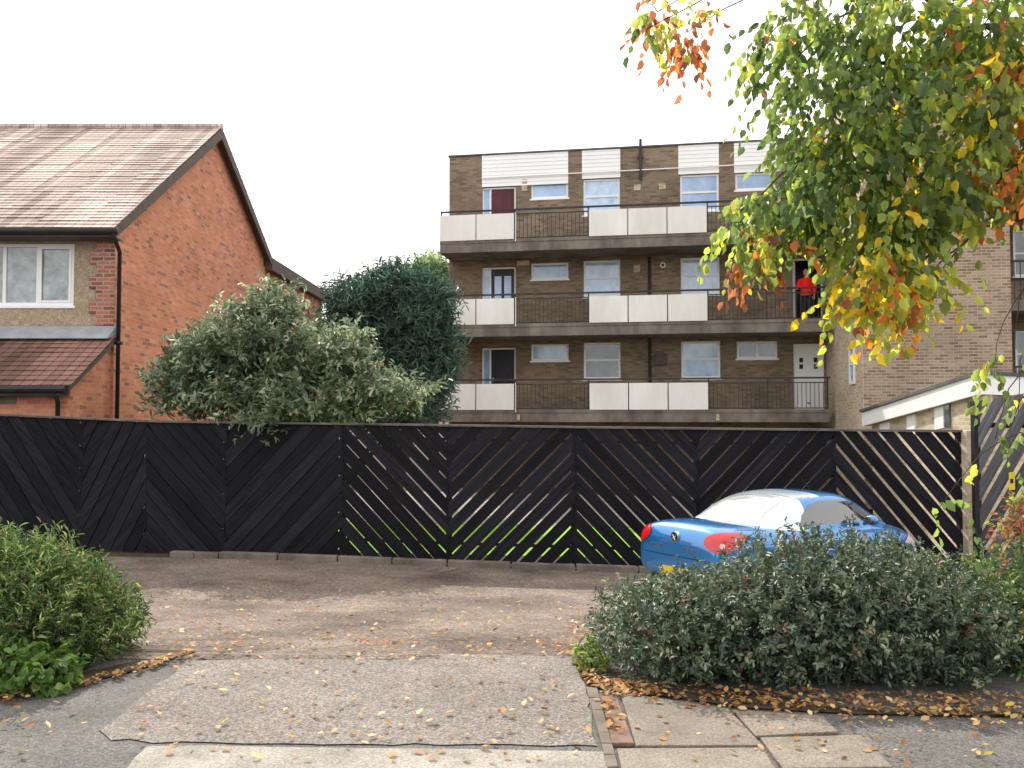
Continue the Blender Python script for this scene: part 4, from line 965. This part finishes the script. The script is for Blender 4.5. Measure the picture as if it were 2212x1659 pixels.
# ================================================================ FALLEN LEAVES
LC=[((.34,.17,.07),3),((.45,.28,.12),3),((.24,.12,.055),3),((.52,.40,.20),1.5),((.48,.38,.07),.5)]
def litter(name,reg,size,label):
    pts_=[]
    for (poly,n) in reg:
        xs_=[p[0] for p in poly]; ys_=[p[1] for p in poly]; k=0; tr=0
        while k<n and tr<n*30:
            tr+=1; x=random.uniform(min(xs_),max(xs_)); y=random.uniform(min(ys_),max(ys_))
            if inside(x,y,poly): g_=GP(x,y); pts_.append((g_.x,g_.y,G(g_.x,g_.y)+.024+random.random()*.012)); k+=1
    B=np.array(pts_); n=len(B); a=rng.random(n)*6.28; d_=np.stack([np.cos(a),np.sin(a),rng.normal(size=n)*.25],1)
    n_=unit(np.stack([rng.normal(size=n)*.35,rng.normal(size=n)*.35,np.ones(n)],1))
    col=palette(LC,np.arange(n),n,.25)
    o=leaf_obj(name,B,d_,n_,size*(.5+.9*rng.random(n)),.62,col,M['litter'],None,fold=.25,curl=-.15)
    tag(o,label,'leaves',kind='stuff'); return o
reg=[([(1230,1410),(1275,1460),(1330,1480),(1420,1490),(1400,1515),(1330,1512),(1260,1480)],280),
([(1330,1480),(1700,1500),(2212,1510),(2240,1560),(1900,1548),(1600,1530),(1330,1500)],620),
([(1350,1500),(1700,1530),(2212,1540),(2240,1590),(1900,1570),(1600,1555),(1400,1530)],160),
([(1290,1500),(1330,1500),(1345,1600),(1310,1600)],50),
([(0,1505),(180,1480),(300,1440),(430,1408),(400,1430),(250,1475),(0,1530)],280),
([(425,1412),(1240,1412),(1290,1625),(220,1580)],80),
([(300,1270),(1290,1290),(1240,1410),(290,1400)],700),
([(320,1390),(1240,1395),(1240,1430),(400,1425)],140),
([(0,1490),(300,1480),(220,1610),(0,1655)],26),
([(1340,1510),(2212,1560),(2212,1659),(1400,1659)],80),
([(1226,1330),(1290,1330),(1290,1410),(1210,1410)],80)]
litter('leaf_litter',reg,.040,'drifts of fallen brown and yellow leaves along the beds and over the drive')
proto=[]
for v in range(4):
    o=leaf_obj('fallen_leaf',np.array([[0,0,0.]]),np.array([[1,0,.1]]),np.array([[.1*v,.1,1.]]),np.array([.045+.006*v]),.62,np.array([[(.50,.34,.15),(.38,.20,.09),(.56,.45,.23),(.45,.26,.11)][v]]),M['litter'],None,fold=.3,curl=-.2)
    proto.append(o)
poly=[(425,1415),(1235,1422),(1285,1655),(300,1655),(230,1585)]
cnt=0
while cnt<110:
    x=random.uniform(220,1290); y=1412+245*random.random()
    if not inside(x,y,poly): continue
    g_=GP(x,y); o=proto[cnt] if cnt<4 else proto[cnt%4].copy()
    if cnt>=4: C.objects.link(o)
    o.location=(g_.x,g_.y,.021+random.random()*.004); o.rotation_euler=(random.uniform(-.15,.15),random.uniform(-.15,.15),random.uniform(0,6.28)); s=random.uniform(.5,1.1); o.scale=(s,s,s)
    tag(o,'single dry yellow-brown leaf lying on the pale driveway apron','leaf','dry leaves scattered on the driveway apron'); cnt+=1

# ================================================================ LIGHT, WORLD, CAMERA
el=R(42); az=R(-20)
w=bpy.data.worlds.new('World'); scn.world=w; w.use_nodes=True; nt=w.node_tree; bg=nt.nodes['Background']
sky=N(nt,'ShaderNodeTexSky'); sky.sky_type='NISHITA'; sky.sun_disc=False; sky.sun_elevation=el; sky.sun_rotation=az; sky.dust_density=4; sky.air_density=1.2
tc=N(nt,'ShaderNodeTexCoord'); nz=N(nt,'ShaderNodeTexNoise'); nz.inputs['Scale'].default_value=2; nz.inputs['Detail'].default_value=5; nt.links.new(tc.outputs['Generated'],nz.inputs[0])
cr=ramp(nt,[(.3,(.94,.95,.97)),(.7,(1,1,1))]); nt.links.new(nz.outputs[0],cr.inputs[0])
sc=N(nt,'ShaderNodeMixRGB',blend_type='MULTIPLY'); sc.inputs[0].default_value=1; sc.inputs[2].default_value=(16.6,16.3,16.0,1); nt.links.new(cr.outputs[0],sc.inputs[1])
mx=N(nt,'ShaderNodeMixRGB'); mx.inputs[0].default_value=.85; nt.links.new(sky.outputs[0],mx.inputs[1]); nt.links.new(sc.outputs[0],mx.inputs[2])
nt.links.new(mx.outputs[0],bg.inputs[0]); bg.inputs[1].default_value=.12
sd=bpy.data.lights.new('Sun','SUN'); sd.energy=5.0; sd.angle=R(.6); sd.color=(1,.94,.84); so=bpy.data.objects.new('Sun',sd); C.objects.link(so)
S=Vector((math.sin(az)*math.cos(el),math.cos(az)*math.cos(el),math.sin(el))); so.rotation_euler=(-S).to_track_quat('-Z','Y').to_euler(); so.location=(0,0,30)
cd=bpy.data.cameras.new('Camera'); cam=bpy.data.objects.new('Camera',cd); C.objects.link(cam); cam.location=(0,0,EYE); cam.rotation_euler=(math.pi/2+PH,0,0)
cd.sensor_fit='HORIZONTAL'; cd.sensor_width=36; cd.lens=36*F/2212; cd.clip_end=4000; cd.clip_start=.05
scn.camera=cam
scn.view_settings.view_transform='Standard'; scn.view_settings.look='None'; scn.view_settings.exposure=0
